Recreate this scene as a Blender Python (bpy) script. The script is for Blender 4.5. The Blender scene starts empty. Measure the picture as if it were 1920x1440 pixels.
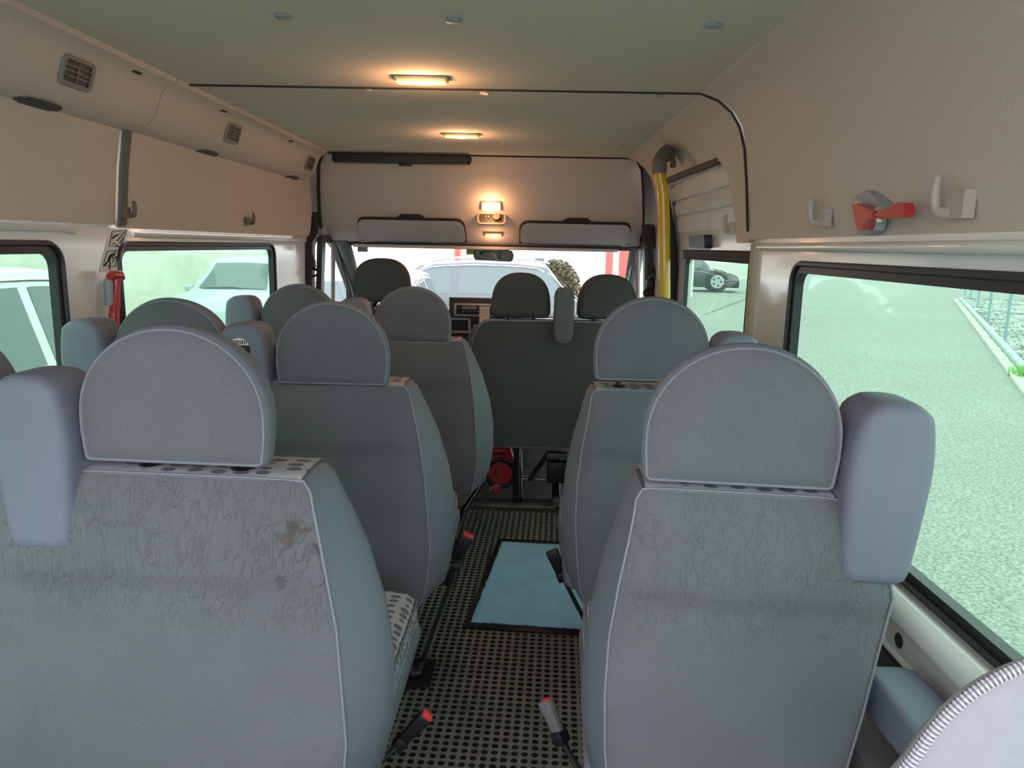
import bpy, bmesh, math, random
from mathutils import Vector, Matrix
from mathutils.geometry import tessellate_polygon
random.seed(7)
S = bpy.context.scene
COL = S.collection
# ------------------------------------------------------------------ camera
F = 1400.0; H = 1.30; TH = 0.02
_x = 25*math.cos(TH)-258*math.sin(TH); _y = -258*math.cos(TH)-25*math.sin(TH)
_yaw = math.atan(_x/F); _pit = math.atan(-_y/math.hypot(F, _x))
_f = Vector((-math.sin(_yaw)*math.cos(_pit), math.cos(_yaw)*math.cos(_pit), -math.sin(_pit)))
_r = Vector((math.cos(_yaw), math.sin(_yaw), 0)); _u = _r.cross(_f)
CX = _r*math.cos(TH)+_u*math.sin(TH); CYD = _r*math.sin(TH)-_u*math.cos(TH)
CAM = Vector((0, 0, H))
cd = bpy.data.cameras.new('camera'); cam = bpy.data.objects.new('camera', cd); COL.objects.link(cam)
cd.sensor_width = 36; cd.lens = 36*F/1920; cd.clip_start = 0.02; cd.clip_end = 500
m = Matrix((CX, -CYD, -_f)).transposed().to_4x4(); m.translation = CAM
cam.matrix_world = m; S.camera = cam
def ray(px, py): return _f+CX*((px-960)/F)+CYD*((py-720)/F)
def at(px, py, X=None, Y=None, Z=None):
    """world point on the plane X=, Y= or Z= under a pixel of the photograph"""
    d = ray(px, py)
    t = X/d.x if X is not None else (Y/d.y if Y is not None else (Z-H)/d.z)
    return CAM+d*t
# ------------------------------------------------------------------ light
W = bpy.data.worlds.new('world'); S.world = W; W.use_nodes = True
bg = W.node_tree.nodes['Background']; bg.inputs[0].default_value = (0.90, 0.95, 1.0, 1); bg.inputs[1].default_value = 4.2
S.view_settings.view_transform = 'Standard'; S.view_settings.look = 'None'
S.view_settings.exposure = 0.15; S.view_settings.gamma = 1.0; S.view_settings.use_curve_mapping = False
try:
    S.cycles.max_bounces = 10; S.cycles.diffuse_bounces = 6; S.cycles.transparent_max_bounces = 12
    S.cycles.sample_clamp_indirect = 8; S.cycles.use_denoising = True
except Exception: pass
# ------------------------------------------------------------------ materials
def mat(name, col, rough=.6, metal=0, nscale=None, nvar=.08, bump=0, bscale=None, spec=None, coat=0, dist=.002, big=None, sheen=0, emit=None, estr=0):
    M = bpy.data.materials.new(name); M.use_nodes = True
    nt = M.node_tree; b = nt.nodes['Principled BSDF']; L = nt.links
    c = (*col, 1)
    b.inputs['Base Color'].default_value = c; b.inputs['Roughness'].default_value = rough; b.inputs['Metallic'].default_value = metal
    if spec is not None: b.inputs['Specular IOR Level'].default_value = spec
    if coat: b.inputs['Coat Weight'].default_value = coat; b.inputs['Coat Roughness'].default_value = .08
    if sheen: b.inputs['Sheen Weight'].default_value = sheen
    if emit: b.inputs['Emission Color'].default_value = (*emit, 1); b.inputs['Emission Strength'].default_value = estr
    tc = nt.nodes.new('ShaderNodeTexCoord')
    if nscale:
        n = nt.nodes.new('ShaderNodeTexNoise'); n.inputs['Scale'].default_value = nscale; n.inputs['Detail'].default_value = 4
        L.new(tc.outputs['Object'], n.inputs['Vector'])
        r = nt.nodes.new('ShaderNodeMapRange'); r.inputs[1].default_value = .3; r.inputs[2].default_value = .7
        r.inputs[3].default_value = 1-nvar; r.inputs[4].default_value = 1+nvar
        L.new(n.outputs['Fac'], r.inputs[0])
        fac = r.outputs[0]
        if big:
            n2 = nt.nodes.new('ShaderNodeTexNoise'); n2.inputs['Scale'].default_value = big[0]; n2.inputs['Detail'].default_value = 3
            L.new(tc.outputs['Object'], n2.inputs['Vector'])
            r2 = nt.nodes.new('ShaderNodeMapRange'); r2.inputs[1].default_value = .35; r2.inputs[2].default_value = .65
            r2.inputs[3].default_value = 1-big[1]; r2.inputs[4].default_value = 1+big[1]
            L.new(n2.outputs['Fac'], r2.inputs[0])
            mm = nt.nodes.new('ShaderNodeMath'); mm.operation = 'MULTIPLY'; L.new(fac, mm.inputs[0]); L.new(r2.outputs[0], mm.inputs[1]); fac = mm.outputs[0]
        v = nt.nodes.new('ShaderNodeVectorMath'); v.operation = 'SCALE'; v.inputs[0].default_value = col
        L.new(fac, v.inputs['Scale']); L.new(v.outputs[0], b.inputs['Base Color'])
    if bump:
        n3 = nt.nodes.new('ShaderNodeTexNoise'); n3.inputs['Scale'].default_value = bscale or 300; n3.inputs['Detail'].default_value = 3
        L.new(tc.outputs['Object'], n3.inputs['Vector'])
        bp = nt.nodes.new('ShaderNodeBump'); bp.inputs['Strength'].default_value = bump; bp.inputs['Distance'].default_value = dist
        L.new(n3.outputs['Fac'], bp.inputs['Height']); L.new(bp.outputs[0], b.inputs['Normal'])
    M['p'] = 1
    return M
def glassmat(name, tint, gl=.10):
    M = bpy.data.materials.new(name); M.use_nodes = True; nt = M.node_tree; nt.nodes.clear()
    o = nt.nodes.new('ShaderNodeOutputMaterial'); t = nt.nodes.new('ShaderNodeBsdfTransparent'); t.inputs[0].default_value = (*tint, 1)
    g = nt.nodes.new('ShaderNodeBsdfGlossy'); g.inputs['Roughness'].default_value = .03; g.inputs[0].default_value = (.9, 1, .95, 1)
    lw = nt.nodes.new('ShaderNodeLayerWeight'); lw.inputs[0].default_value = .5
    pw = nt.nodes.new('ShaderNodeMath'); pw.operation = 'POWER'; pw.inputs[1].default_value = 4.0; nt.links.new(lw.outputs['Facing'], pw.inputs[0])
    fr = nt.nodes.new('ShaderNodeMath'); fr.operation = 'MULTIPLY_ADD'; fr.inputs[1].default_value = gl*5; fr.inputs[2].default_value = .03; fr.use_clamp = True; nt.links.new(pw.outputs[0], fr.inputs[0])
    mx = nt.nodes.new('ShaderNodeMixShader'); nt.links.new(fr.outputs[0], mx.inputs[0]); nt.links.new(t.outputs[0], mx.inputs[1]); nt.links.new(g.outputs[0], mx.inputs[2])
    nt.links.new(mx.outputs[0], o.inputs[0]); return M
def wrinkle_fabric(name, col, spots, amp):
    """worn velour: nubby weave, short creases bunched in the upper back, brown stains of their own shape"""
    M = mat(name, col, .92, nscale=420, nvar=.12, big=(5, .06), sheen=.15)
    nt = M.node_tree; L = nt.links; b = nt.nodes['Principled BSDF']
    tc = [n for n in nt.nodes if n.type == 'TEX_COORD'][0]
    def math_(op, a, b_=None, c=None):
        n = nt.nodes.new('ShaderNodeMath'); n.operation = op
        for i, v in enumerate((a, b_, c)):
            if v is None: continue
            if isinstance(v, (int, float)): n.inputs[i].default_value = v
            else: L.new(v, n.inputs[i])
        return n.outputs[0]
    n1 = nt.nodes.new('ShaderNodeTexNoise'); n1.inputs['Scale'].default_value = 330; L.new(tc.outputs['Object'], n1.inputs[0])
    mp = nt.nodes.new('ShaderNodeMapping'); mp.inputs['Rotation'].default_value = (0, .5, 0); mp.inputs['Scale'].default_value = (2.2, 1, .8); L.new(tc.outputs['Object'], mp.inputs[0])
    n2 = nt.nodes.new('ShaderNodeTexNoise'); n2.inputs['Scale'].default_value = 34; n2.inputs['Distortion'].default_value = .9; n2.inputs['Detail'].default_value = 1; L.new(mp.outputs[0], n2.inputs[0])
    rid = math_('SUBTRACT', 1, math_('MULTIPLY', math_('ABSOLUTE', math_('SUBTRACT', n2.outputs[0], .5)), 14)); rid = math_('MAXIMUM', rid, 0)
    n4 = nt.nodes.new('ShaderNodeTexNoise'); n4.inputs['Scale'].default_value = 12; L.new(tc.outputs['Object'], n4.inputs[0])
    mr = nt.nodes.new('ShaderNodeMapRange'); mr.inputs[1].default_value = .36; mr.inputs[2].default_value = .52; L.new(n4.outputs[0], mr.inputs[0])
    sx = nt.nodes.new('ShaderNodeSeparateXYZ'); L.new(tc.outputs['Object'], sx.inputs[0])
    band = nt.nodes.new('ShaderNodeMapRange'); band.inputs[1].default_value = .16; band.inputs[2].default_value = .04; L.new(math_('ABSOLUTE', math_('SUBTRACT', sx.outputs[2], .83)), band.inputs[0])
    h = math_('MULTIPLY', math_('MULTIPLY', rid, mr.outputs[0]), band.outputs[0])
    b1 = nt.nodes.new('ShaderNodeBump'); b1.inputs['Strength'].default_value = .55; b1.inputs['Distance'].default_value = amp; L.new(h, b1.inputs['Height'])
    b2 = nt.nodes.new('ShaderNodeBump'); b2.inputs['Strength'].default_value = .5; b2.inputs['Distance'].default_value = .002; L.new(n1.outputs[0], b2.inputs['Height']); L.new(b1.outputs[0], b2.inputs['Normal'])
    L.new(b2.outputs[0], b.inputs['Normal'])
    if spots:
        src = b.inputs['Base Color'].links[0].from_socket; tot = None
        n5 = nt.nodes.new('ShaderNodeTexNoise'); n5.inputs['Scale'].default_value = 70; L.new(tc.outputs['Object'], n5.inputs[0])
        for (x, z, r) in spots:
            vd = nt.nodes.new('ShaderNodeVectorMath'); vd.operation = 'DISTANCE'; L.new(tc.outputs['Object'], vd.inputs[0]); vd.inputs[1].default_value = (x, -.015, z)
            d = math_('ADD', vd.outputs['Value'], math_('MULTIPLY', math_('SUBTRACT', n5.outputs[0], .5), .03))
            q = nt.nodes.new('ShaderNodeMapRange'); q.inputs[1].default_value = r+.006; q.inputs[2].default_value = r; L.new(d, q.inputs[0])
            tot = q.outputs[0] if tot is None else math_('MAXIMUM', tot, q.outputs[0])
        mx = nt.nodes.new('ShaderNodeMix'); mx.data_type = 'RGBA'; L.new(math_('MULTIPLY', tot, .65), mx.inputs[0]); L.new(src, mx.inputs[6]); mx.inputs[7].default_value = (.085, .062, .05, 1); L.new(mx.outputs[2], b.inputs['Base Color'])
    return M
def dot_fabric(name):
    """striped pale cloth with rows of dark ovals"""
    M = mat(name, (.42, .41, .44), .9); nt = M.node_tree; L = nt.links; b = nt.nodes['Principled BSDF']
    tc = [n for n in nt.nodes if n.type == 'TEX_COORD'][0]
    mp = nt.nodes.new('ShaderNodeMapping'); mp.inputs['Scale'].default_value = (27, 40, 40); L.new(tc.outputs['Object'], mp.inputs[0])
    vo = nt.nodes.new('ShaderNodeTexVoronoi'); vo.inputs['Randomness'].default_value = .25; vo.inputs['Scale'].default_value = 1; L.new(mp.outputs[0], vo.inputs[0])
    cr = nt.nodes.new('ShaderNodeMapRange'); cr.inputs[1].default_value = .40; cr.inputs[2].default_value = .46; L.new(vo.outputs['Distance'], cr.inputs[0])
    wv = nt.nodes.new('ShaderNodeTexWave'); wv.inputs['Scale'].default_value = 95; wv.inputs['Distortion'].default_value = .5; L.new(tc.outputs['Object'], wv.inputs[0])
    m1 = nt.nodes.new('ShaderNodeMix'); m1.data_type = 'RGBA'; m1.inputs[6].default_value = (.30, .29, .33, 1); m1.inputs[7].default_value = (.52, .50, .53, 1); L.new(wv.outputs[0], m1.inputs[0])
    m2 = nt.nodes.new('ShaderNodeMix'); m2.data_type = 'RGBA'; m2.inputs[6].default_value = (.13, .12, .17, 1); L.new(m1.outputs[2], m2.inputs[7]); L.new(cr.outputs[0], m2.inputs[0])
    L.new(m2.outputs[2], b.inputs['Base Color']); return M
FCOL = (.138, .142, .157)
FAB = mat('seat velour', FCOL, .92, nscale=420, nvar=.12, big=(5, .06), sheen=.15, bump=.5, bscale=330, dist=.002)
def _sp(px, py, r): v = at(px, py, Y=1.075); return (v.x+.53, v.z, r)
FABS = wrinkle_fabric('stained seat velour', FCOL, [_sp(535, 985, .008), _sp(527, 1003, .010), _sp(518, 1022, .007), _sp(518, 1078, .008), _sp(516, 1090, .006), _sp(582, 1020, .006), _sp(508, 1034, .004), _sp(560, 990, .005)], .008)
FABW = wrinkle_fabric('worn seat velour', FCOL, [(-.135, .925, .005), (.03, .918, .004), (.14, .73, .002)], .004)
VIN = mat('seat side cloth', (.17, .183, .225), .72, nscale=300, nvar=.06, bump=.25, bscale=500, dist=.001)
WING = mat('wing plastic', (.18, .19, .25), .62, bump=.25, bscale=700, dist=.0006)
PIPE = mat('seam piping', (.24, .25, .29), .7)
DOTS = dot_fabric('dotted cloth')
BLACK = mat('black plastic', (.012, .012, .014), .45)
BLKM = mat('black painted steel', (.012, .013, .014), .28, coat=.3)
RUB = mat('window rubber', (.018, .021, .023), .42, bump=.2, bscale=40, dist=.002)
MATR = mat('rubber mat', (.17, .165, .14), .75, nscale=25, nvar=.18, bump=.2, bscale=300, dist=.001, big=(3, .15))
MATD = mat('mat hole floor', (.006, .006, .006), .8)
FLOORM = mat('dark floor liner', (.03, .032, .03), .8, nscale=40, nvar=.2)
HEAD = mat('headliner felt', (.64, .548, .49), .97, nscale=260, nvar=.07, bump=.35, bscale=420, dist=.0015)
CEIL = mat('ceiling felt', (.66, .60, .515), .97, nscale=200, nvar=.06, bump=.35, bscale=380, dist=.0015)
HEADG = mat('grey trim plastic', (.27, .26, .24), .7, bump=.15, bscale=500, dist=.0006)
PAINT = mat('white body paint', (.82, .82, .82), .22, coat=.5, spec=.5)
SEAL = mat('dark trim gap', (.025, .026, .026), .8)
CARPET = mat('blue carpet', (.31, .63, .93), .98, nscale=350, nvar=.22, bump=.9, bscale=450, dist=.004, big=(9, .08), sheen=.3)
RED = mat('red plastic', (.50, .03, .04), .35, coat=.3)
REDB = mat('buckle button red', (.80, .05, .05), .3)
YEL = mat('yellow enamel', (.66, .385, .008), .28, coat=.4)
GREYF = mat('grey fitting', (.13, .125, .12), .5)
HOOK = mat('hook plastic', (.48, .43, .41), .45)
HOOKG = mat('blue grey holder plastic', (.33, .35, .38), .5)
SILV = mat('silver plastic', (.45, .46, .50), .35, metal=.4)
CHR = mat('chrome', (.8, .8, .8), .12, metal=1)
GALV = mat('dull bare metal', (.16, .16, .16), .5, metal=.5, nscale=12, nvar=.3)
PAPER = mat('paper', (.80, .72, .60), .9)
DASH = mat('dark dashboard', (.035, .032, .036), .55)
LENS = mat('lamp lens', (.9, .6, .4), .3, emit=(1.0, .33, .10), estr=1.5)
BULB = mat('lamp glow', (1, .8, .5), .3, emit=(1.0, .55, .14), estr=11)
MIRR = mat('mirror glass', (.85, .95, .9), .02, metal=1)
STKW = mat('sticker white', (.80, .80, .76), .6)
STKB = mat('sticker ink', (.02, .02, .02), .6)
TGL = glassmat('green tinted glass', (.60, .735, .65), .03)
WGL = glassmat('windscreen glass', (.90, .93, .91), .04)
CGL = mat('car glass', (.10, .13, .14), .06, spec=.8)
TYRE = mat('tyre', (.02, .02, .02), .8)
# ------------------------------------------------------------------ mesh helpers
def smooth(me, ang=40):
    for p in me.polygons: p.use_smooth = True
    try: me.set_sharp_from_angle(angle=math.radians(ang))
    except Exception: pass
def link(name, me, mt=None, parent=None, ang=40):
    if mt:
        if not isinstance(mt, (list, tuple)): mt = [mt]
        for q in mt: me.materials.append(q)
    smooth(me, ang)
    o = bpy.data.objects.new(name, me); COL.objects.link(o)
    if parent: o.parent = parent; o.matrix_parent_inverse = parent.matrix_world.inverted() if parent.type != 'EMPTY' else Matrix()
    return o
def raw(name, vs, fs, mt=None, parent=None, ang=40):
    me = bpy.data.meshes.new(name); me.from_pydata([tuple(v) for v in vs], [], fs); me.update()
    bm = bmesh.new(); bm.from_mesh(me); bmesh.ops.recalc_face_normals(bm, faces=bm.faces); bm.to_mesh(me); bm.free()
    return link(name, me, mt, parent, ang)
def frombm(name, bm, mt=None, parent=None, ang=40, recalc=True):
    if recalc: bmesh.ops.recalc_face_normals(bm, faces=bm.faces)
    me = bpy.data.meshes.new(name); bm.to_mesh(me); bm.free(); return link(name, me, mt, parent, ang)
def tag(o, label=None, cat=None, group=None, kind=None):
    if label: o['label'] = label
    if cat: o['category'] = cat
    if group: o['group'] = group
    if kind: o['kind'] = kind
    return o
def empty(name, loc=(0, 0, 0), rz=0):
    o = bpy.data.objects.new(name, None); COL.objects.link(o); o.location = loc; o.rotation_euler.z = rz; o.empty_display_size = .05; return o
def bmbox(bm, c, s, bev=0, rot=None, seg=2):
    b2 = bmesh.new(); bmesh.ops.create_cube(b2, size=1)
    bmesh.ops.scale(b2, vec=s, verts=b2.verts)
    if bev: bmesh.ops.bevel(b2, geom=b2.edges[:], offset=bev, segments=seg, profile=.5, affect='EDGES')
    if rot is not None: bmesh.ops.transform(b2, matrix=rot, verts=b2.verts)
    bmesh.ops.translate(b2, vec=c, verts=b2.verts)
    me = bpy.data.meshes.new('t'); b2.to_mesh(me); b2.free(); bm.from_mesh(me); bpy.data.meshes.remove(me)
def box(name, c, s, mt, parent=None, bev=0, rot=None, seg=2):
    bm = bmesh.new(); bmbox(bm, c, s, bev, rot, seg); return frombm(name, bm, mt, parent)
def frame_of(d):
    d = d.normalized(); a = Vector((0, 0, 1)) if abs(d.z) < .9 else Vector((1, 0, 0))
    x = a.cross(d).normalized(); return x, d.cross(x)
def bmtube(bm, pts, r, n=10, cap=True, sx=1, sy=1):
    pts = [Vector(p) for p in pts]; rings = []; pd = None
    rr = r if isinstance(r, (list, tuple)) else [r]*len(pts)
    for i, p in enumerate(pts):
        d = (pts[min(i+1, len(pts)-1)]-pts[max(i-1, 0)])
        if pd is None: x, y = frame_of(d)
        else:
            x = (x-d.normalized()*x.dot(d.normalized())).normalized(); y = d.normalized().cross(x)
        pd = d
        rings.append([bm.verts.new(p+(x*math.cos(2*math.pi*k/n)*sx+y*math.sin(2*math.pi*k/n)*sy)*rr[i]) for k in range(n)])
    for a, b in zip(rings, rings[1:]):
        for k in range(n): bm.faces.new((a[k], a[(k+1) % n], b[(k+1) % n], b[k]))
    if cap:
        bm.faces.new(rings[0]); bm.faces.new(list(reversed(rings[-1])))
def tube(name, pts, r, mt, parent=None, n=10, **k):
    bm = bmesh.new(); bmtube(bm, pts, r, n, **k); return frombm(name, bm, mt, parent)
def disc(name, c, nrm, r, h, mt, parent=None, n=24, r2=None):
    c = Vector(c); nrm = Vector(nrm).normalized()
    return tube(name, [c, c+nrm*h*.7, c+nrm*h], [r, r, r2 if r2 is not None else r*.9], mt, parent, n=n)
def spline(pts, n=8, closed=False):
    """Catmull-Rom"""
    P = [Vector(p) for p in pts]; out = []; N = len(P)
    for i in range(N if closed else N-1):
        a, b, c, d = (P[(i-1) % N], P[i], P[(i+1) % N], P[(i+2) % N]) if closed else (P[max(i-1, 0)], P[i], P[i+1], P[min(i+2, N-1)])
        for k in range(n):
            t = k/n; out.append(.5*((2*b)+(c-a)*t+(2*a-5*b+4*c-d)*t*t+(3*b-a-3*c+d)*t**3))
    if not closed: out.append(P[-1])
    return out
def rrect(u0, v0, u1, v1, r, n=6):
    """rounded rectangle, r one number or four (u0v0, u1v0, u1v1, u0v1)"""
    rs = r if isinstance(r, (list, tuple)) else [r]*4; out = []
    for (cx, cy, a0, q) in ((u0+rs[0], v0+rs[0], 180, rs[0]), (u1-rs[1], v0+rs[1], 270, rs[1]), (u1-rs[2], v1-rs[2], 0, rs[2]), (u0+rs[3], v1-rs[3], 90, rs[3])):
        for k in range(n+1):
            a = math.radians(a0+90*k/n); out.append((cx+q*math.cos(a), cy+q*math.sin(a)))
    return out
def plate(name, outer, holes, t, mp, mt, parent=None, cuts=(), axis=1, ang=30):
    loops = [outer]+list(holes)
    flat = [[Vector((p[0], p[1], 0)) for p in l] for l in loops]
    tris = tessellate_polygon(flat); allp = [p for l in flat for p in l]
    bm = bmesh.new(); fr = [bm.verts.new((p.x, p.y, 0)) for p in allp]; bk = [bm.verts.new((p.x, p.y, t)) for p in allp]
    for a, b, c in tris:
        try: bm.faces.new((fr[a], fr[b], fr[c])); bm.faces.new((bk[c], bk[b], bk[a]))
        except Exception: pass
    s = 0
    for l in loops:
        n = len(l)
        for k in range(n):
            a, b = s+k, s+(k+1) % n
            try: bm.faces.new((fr[a], fr[b], bk[b], bk[a]))
            except Exception: pass
        s += n
    for c in cuts:
        no = (0, 1, 0) if axis == 1 else (1, 0, 0); co = (0, c, 0) if axis == 1 else (c, 0, 0)
        bmesh.ops.bisect_plane(bm, geom=bm.verts[:]+bm.edges[:]+bm.faces[:], plane_co=co, plane_no=no)
    for v in bm.verts: v.co = Vector(mp(v.co.x, v.co.y, v.co.z))
    return frombm(name, bm, mt, parent, ang)
def loft(name, rings, mt, parent=None, closed=True, caps=True, ang=40):
    bm = bmesh.new(); R = [[bm.verts.new(p) for p in r] for r in rings]; n = len(rings[0])
    for a, b in zip(R, R[1:]):
        for k in range(n if closed else n-1): bm.faces.new((a[k], a[(k+1) % n], b[(k+1) % n], b[k]))
    if caps and closed: bm.faces.new(R[0]); bm.faces.new(list(reversed(R[-1])))
    return frombm(name, bm, mt, parent, ang)
def lerp(a, b, t): return a+(b-a)*t
def interp(tab, z):
    tab = sorted(tab)
    if z <= tab[0][0]: return tab[0][1]
    for (a, fa), (b, fb) in zip(tab, tab[1:]):
        if z <= b: return lerp(fa, fb, (z-a)/(b-a))
    return tab[-1][1]
# ------------------------------------------------------------------ van shell
XR, XL, ZC = .70, -1.19, 1.75
def xr(z): return interp([(0, .70), (1.27, .70), (1.36, .695), (1.50, .672), (1.60, .652), (1.66, .630), (1.70, .600), (1.73, .558), (1.748, .50)], z)
def xl(z): return -.245-interp([(0, .945), (1.27, .945), (1.36, .935), (1.50, .92), (1.62, .90), (1.75, .86)], z)+.0
# floor
fl = tag(box('floor', (-.245, 1.6, -.03), (1.93, 4.3, .056), FLOORM), kind='structure')
tag(box('trim_1', (-.05, 3.62, .004), (.85, .05, .016), GALV, bev=.004), kind='structure')
tag(box('floor_cab', (-.245, 4.45, -.17), (1.93, 1.5, .05), FLOORM), kind='structure')
# perforated rubber mat: every hole is an opening down to a dark base
def rubber_mat():
    P, R, T = .0262, .0094, .006
    x0, x1, y0, y1 = -.66, .46, 1.25, 3.53
    a = math.radians(-2.6); ca, sa = math.cos(a), math.sin(a)
    vs, fs, mi = [], [], []
    def V(x, y, z): vs.append((x, y, z)); return len(vs)-1
    nx = int((x1-x0)/P)+8; ny = int((y1-y0)/P)+4
    cxm, cym = (x0+x1)/2, (y0+y1)/2
    for i in range(-nx//2, nx//2+1):
        for j in range(-ny//2, ny//2+1):
            lx, ly = i*P, j*P; cx, cy = cxm+lx*ca-ly*sa, cym+lx*sa+ly*ca
            if not (x0 < cx < x1 and y0 < cy < y1): continue
            sq = []; ho = []; hb = []
            for k in range(8):
                t = math.pi*k/4+math.pi/8
                ux, uy = math.cos(t), math.sin(t); m_ = max(abs(ux), abs(uy)); qx, qy = ux/m_*P/2, uy/m_*P/2
                qx = max(-P/2, min(P/2, qx)); qy = max(-P/2, min(P/2, qy))
                sq.append(V(cx+qx*ca-qy*sa, cy+qx*sa+qy*ca, T)); ho.append(V(cx+ux*R*ca-uy*R*sa, cy+ux*R*sa+uy*R*ca, T))
                hb.append(V(cx+ux*R*ca-uy*R*sa, cy+ux*R*sa+uy*R*ca, .0006))
            for k in range(8):
                k2 = (k+1) % 8; fs.append((sq[k], sq[k2], ho[k2], ho[k])); mi.append(0); fs.append((ho[k], ho[k2], hb[k2], hb[k])); mi.append(1)
            # corner fillers
            for sx, sy, k in ((1, 1, 0), (-1, 1, 2), (-1, -1, 4), (1, -1, 6)):
                c = V(cx+sx*P/2*ca-sy*P/2*sa, cy+sx*P/2*sa+sy*P/2*ca, T); fs.append((sq[k], c, sq[(k+1) % 8])); mi.append(0)
            fs.append(tuple(hb)); mi.append(1)
    me = bpy.data.meshes.new('rubber_mat'); me.from_pydata(vs, [], fs); me.update()
    me.materials.append(MATR); me.materials.append(MATD); me.polygons.foreach_set('material_index', mi)
    o = bpy.data.objects.new('rubber_mat', me); COL.objects.link(o)
    return tag(o, 'dark grey rubber ring mat full of round holes lining the aisle floor', 'mat')
rubber_mat()
tag(plate('rear_light_block', rrect(-1.20, -.05, .72, .60, .02), [], .04, lambda u, v, w: (u, -.40-w, v), HEADG), kind='structure')  # unseen low panel, added to block ground light from the lower seat backs
# ceiling: two felt panels with a seam, front one ends over the cab
ceil = tag(box('ceiling', (-.22, 1.80, ZC+.03), (1.75, 4.3, .03), SEAL), kind='structure')
def slab(name, x0, x1, y0, y1, parent):
    return plate(name, rrect(x0, y0, x1, y1, .012, 3), [], .012, lambda u, v, w: (u, v, ZC+w), CEIL, parent)
SY = 2.305
slab('ceiling_panel', -1.02, .505, -.35, SY-.004, ceil)
slab('ceiling_panel', -1.02, .505, SY+.004, 3.925, ceil)
# clips in the ceiling
for (px, py, r, mt) in ((530, 30, .017, HOOKG), (850, 38, .016, HOOKG), (1337, 47, .017, HOOKG), (908, 174, .014, PAINT), (690, 167, .012, CEIL), (1237, 179, .012, HOOKG),
                        (945, 268, .010, HOOKG), (802, 265, .010, HOOKG), (1168, 272, .010, HOOKG)):
    p = at(px, py, Z=ZC-.001); disc('ceiling_clip', p, (0, 0, -1), r, .004, mt, ceil)
# seam gaskets
def gasket(pts, r=.004, mt=SEAL, name='trim_2'): return tag(tube(name, pts, r, mt, n=6), kind='structure')
gasket([(-1.0, SY, ZC-.001), (.50, SY, ZC-.001)]+[(xr(z)-.003, SY+.09*(ZC-z)/.42, z) for z in (1.73, 1.70, 1.66, 1.60, 1.50, 1.36)], .0045)
gasket([(-1.005, -.35, ZC-.002), (-1.005, 3.93, ZC-.002)], .004)
# right upper trim: bent felt panels following the body side
RC = [1.36, 1.42, 1.5, 1.6, 1.63, 1.66, 1.68, 1.70, 1.715, 1.73, 1.74]
def mr(off=0): return lambda u, v, w: (xr(v)+w+off, u, v)
tag(plate('wall_right_rear', rrect(-.35, 1.335, SY-.004+.07, 1.752, [.01, .015, .004, .004], 4), [], .012, lambda u, v, w: (xr(v)+w, u if u < 2 else u-.09*(v-1.335)/.42+.01, v), HEAD, cuts=RC), kind='structure')
op = [(2.66, 1.30), (2.62, 1.40), (2.63, 1.50), (2.66, 1.565), (2.70, 1.595), (2.78, 1.606), (3.2, 1.612), (3.56, 1.615), (3.58, 1.60), (3.60, 1.30)]
tag(plate('wall_right_front', [(2.37, 1.345), (2.395, 1.325), (2.52, 1.325), (2.535, 1.345), (2.53, 1.40), (2.55, 1.50), (2.585, 1.565), (2.64, 1.597), (2.72, 1.608), (3.2, 1.614), (3.60, 1.616), (3.62, 1.33), (3.95, 1.33), (3.95, 1.752), (2.31, 1.752), (2.33, 1.60)],
          [], .014, lambda u, v, w: (xr(v)+w, u, v), HEAD, cuts=RC), kind='structure')
# right metal wall with the large window
wr = tag(plate('wall_right', [(-.35, -.05), (2.32, -.05), (2.335, 1.345), (-.35, 1.345)], [rrect(-.3, .70, 2.02, 1.278, .07)], .03, lambda u, v, w: (.712+w, u, v), PAINT), kind='structure')
tag(tube('trim_3', [(.70, -.35, 1.312), (.70, 2.28, 1.312)], .012, PAINT, n=10), kind='structure')
tag(tube('trim_3', [(.702, -.35, .665), (.702, 2.3, .665)], .032, PAINT, n=12), kind='structure')
def window(name, u0, v0, u1, v1, X, side, rad=.06, seal=.032, glass=TGL, w2=.03, tw=None):
    """rubber seal (structure) with its pane as a part; side +1 looks out to +X"""
    o = tag(plate(name, rrect(u0, v0, u1, v1, rad), [rrect(u0+seal, v0+seal, u1-seal, v1-(tw or seal), rad*.6)], .022, lambda u, v, w: (X+side*(w-.006), u, v), RUB), kind='structure')
    tube('window_lip', [Vector((X-side*.008, p[0], p[1])) for p in rrect(u0+.008, v0+.008, u1-.008, v1-.008, rad*.9)+[rrect(u0+.008, v0+.008, u1-.008, v1-.008, rad*.9)[0]]], .007, RUB, o, n=6)
    plate('pane', rrect(u0+seal*.6, v0+seal*.6, u1-seal*.6, v1-seal*.6, rad*.6), [], .004, lambda u, v, w: (X+side*(w+.012), u, v), glass, o)
    return o
window('window_1', -.30, .70, 2.02, 1.278, .716, 1)
# lower side panel under the big window
lp = tag(plate('wall_right_lower', rrect(-.2, .10, 1.95, .56, .03), [], .015, lambda u, v, w: (.695+w, u, v), mat('dark side liner', (.05, .055, .06), .7)), kind='structure')
rc = tag(plate('trim_4', rrect(-.2, .575, 1.335, .645, .03), [], .004, lambda u, v, w: (.699+w, u, v), mat('white pressed recess', (.62, .61, .63), .4)), kind='structure')
_q = rrect(-.2, .575, 1.335, .645, .03)
tube('recess_rim', [(.698, a, b) for a, b in _q+[_q[0]]], .0065, PAINT, rc, n=8)
disc('mounting_hole', (.6985, 1.27, .605), (-1, 0, 0), .014, .0012, BLACK, rc)
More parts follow.
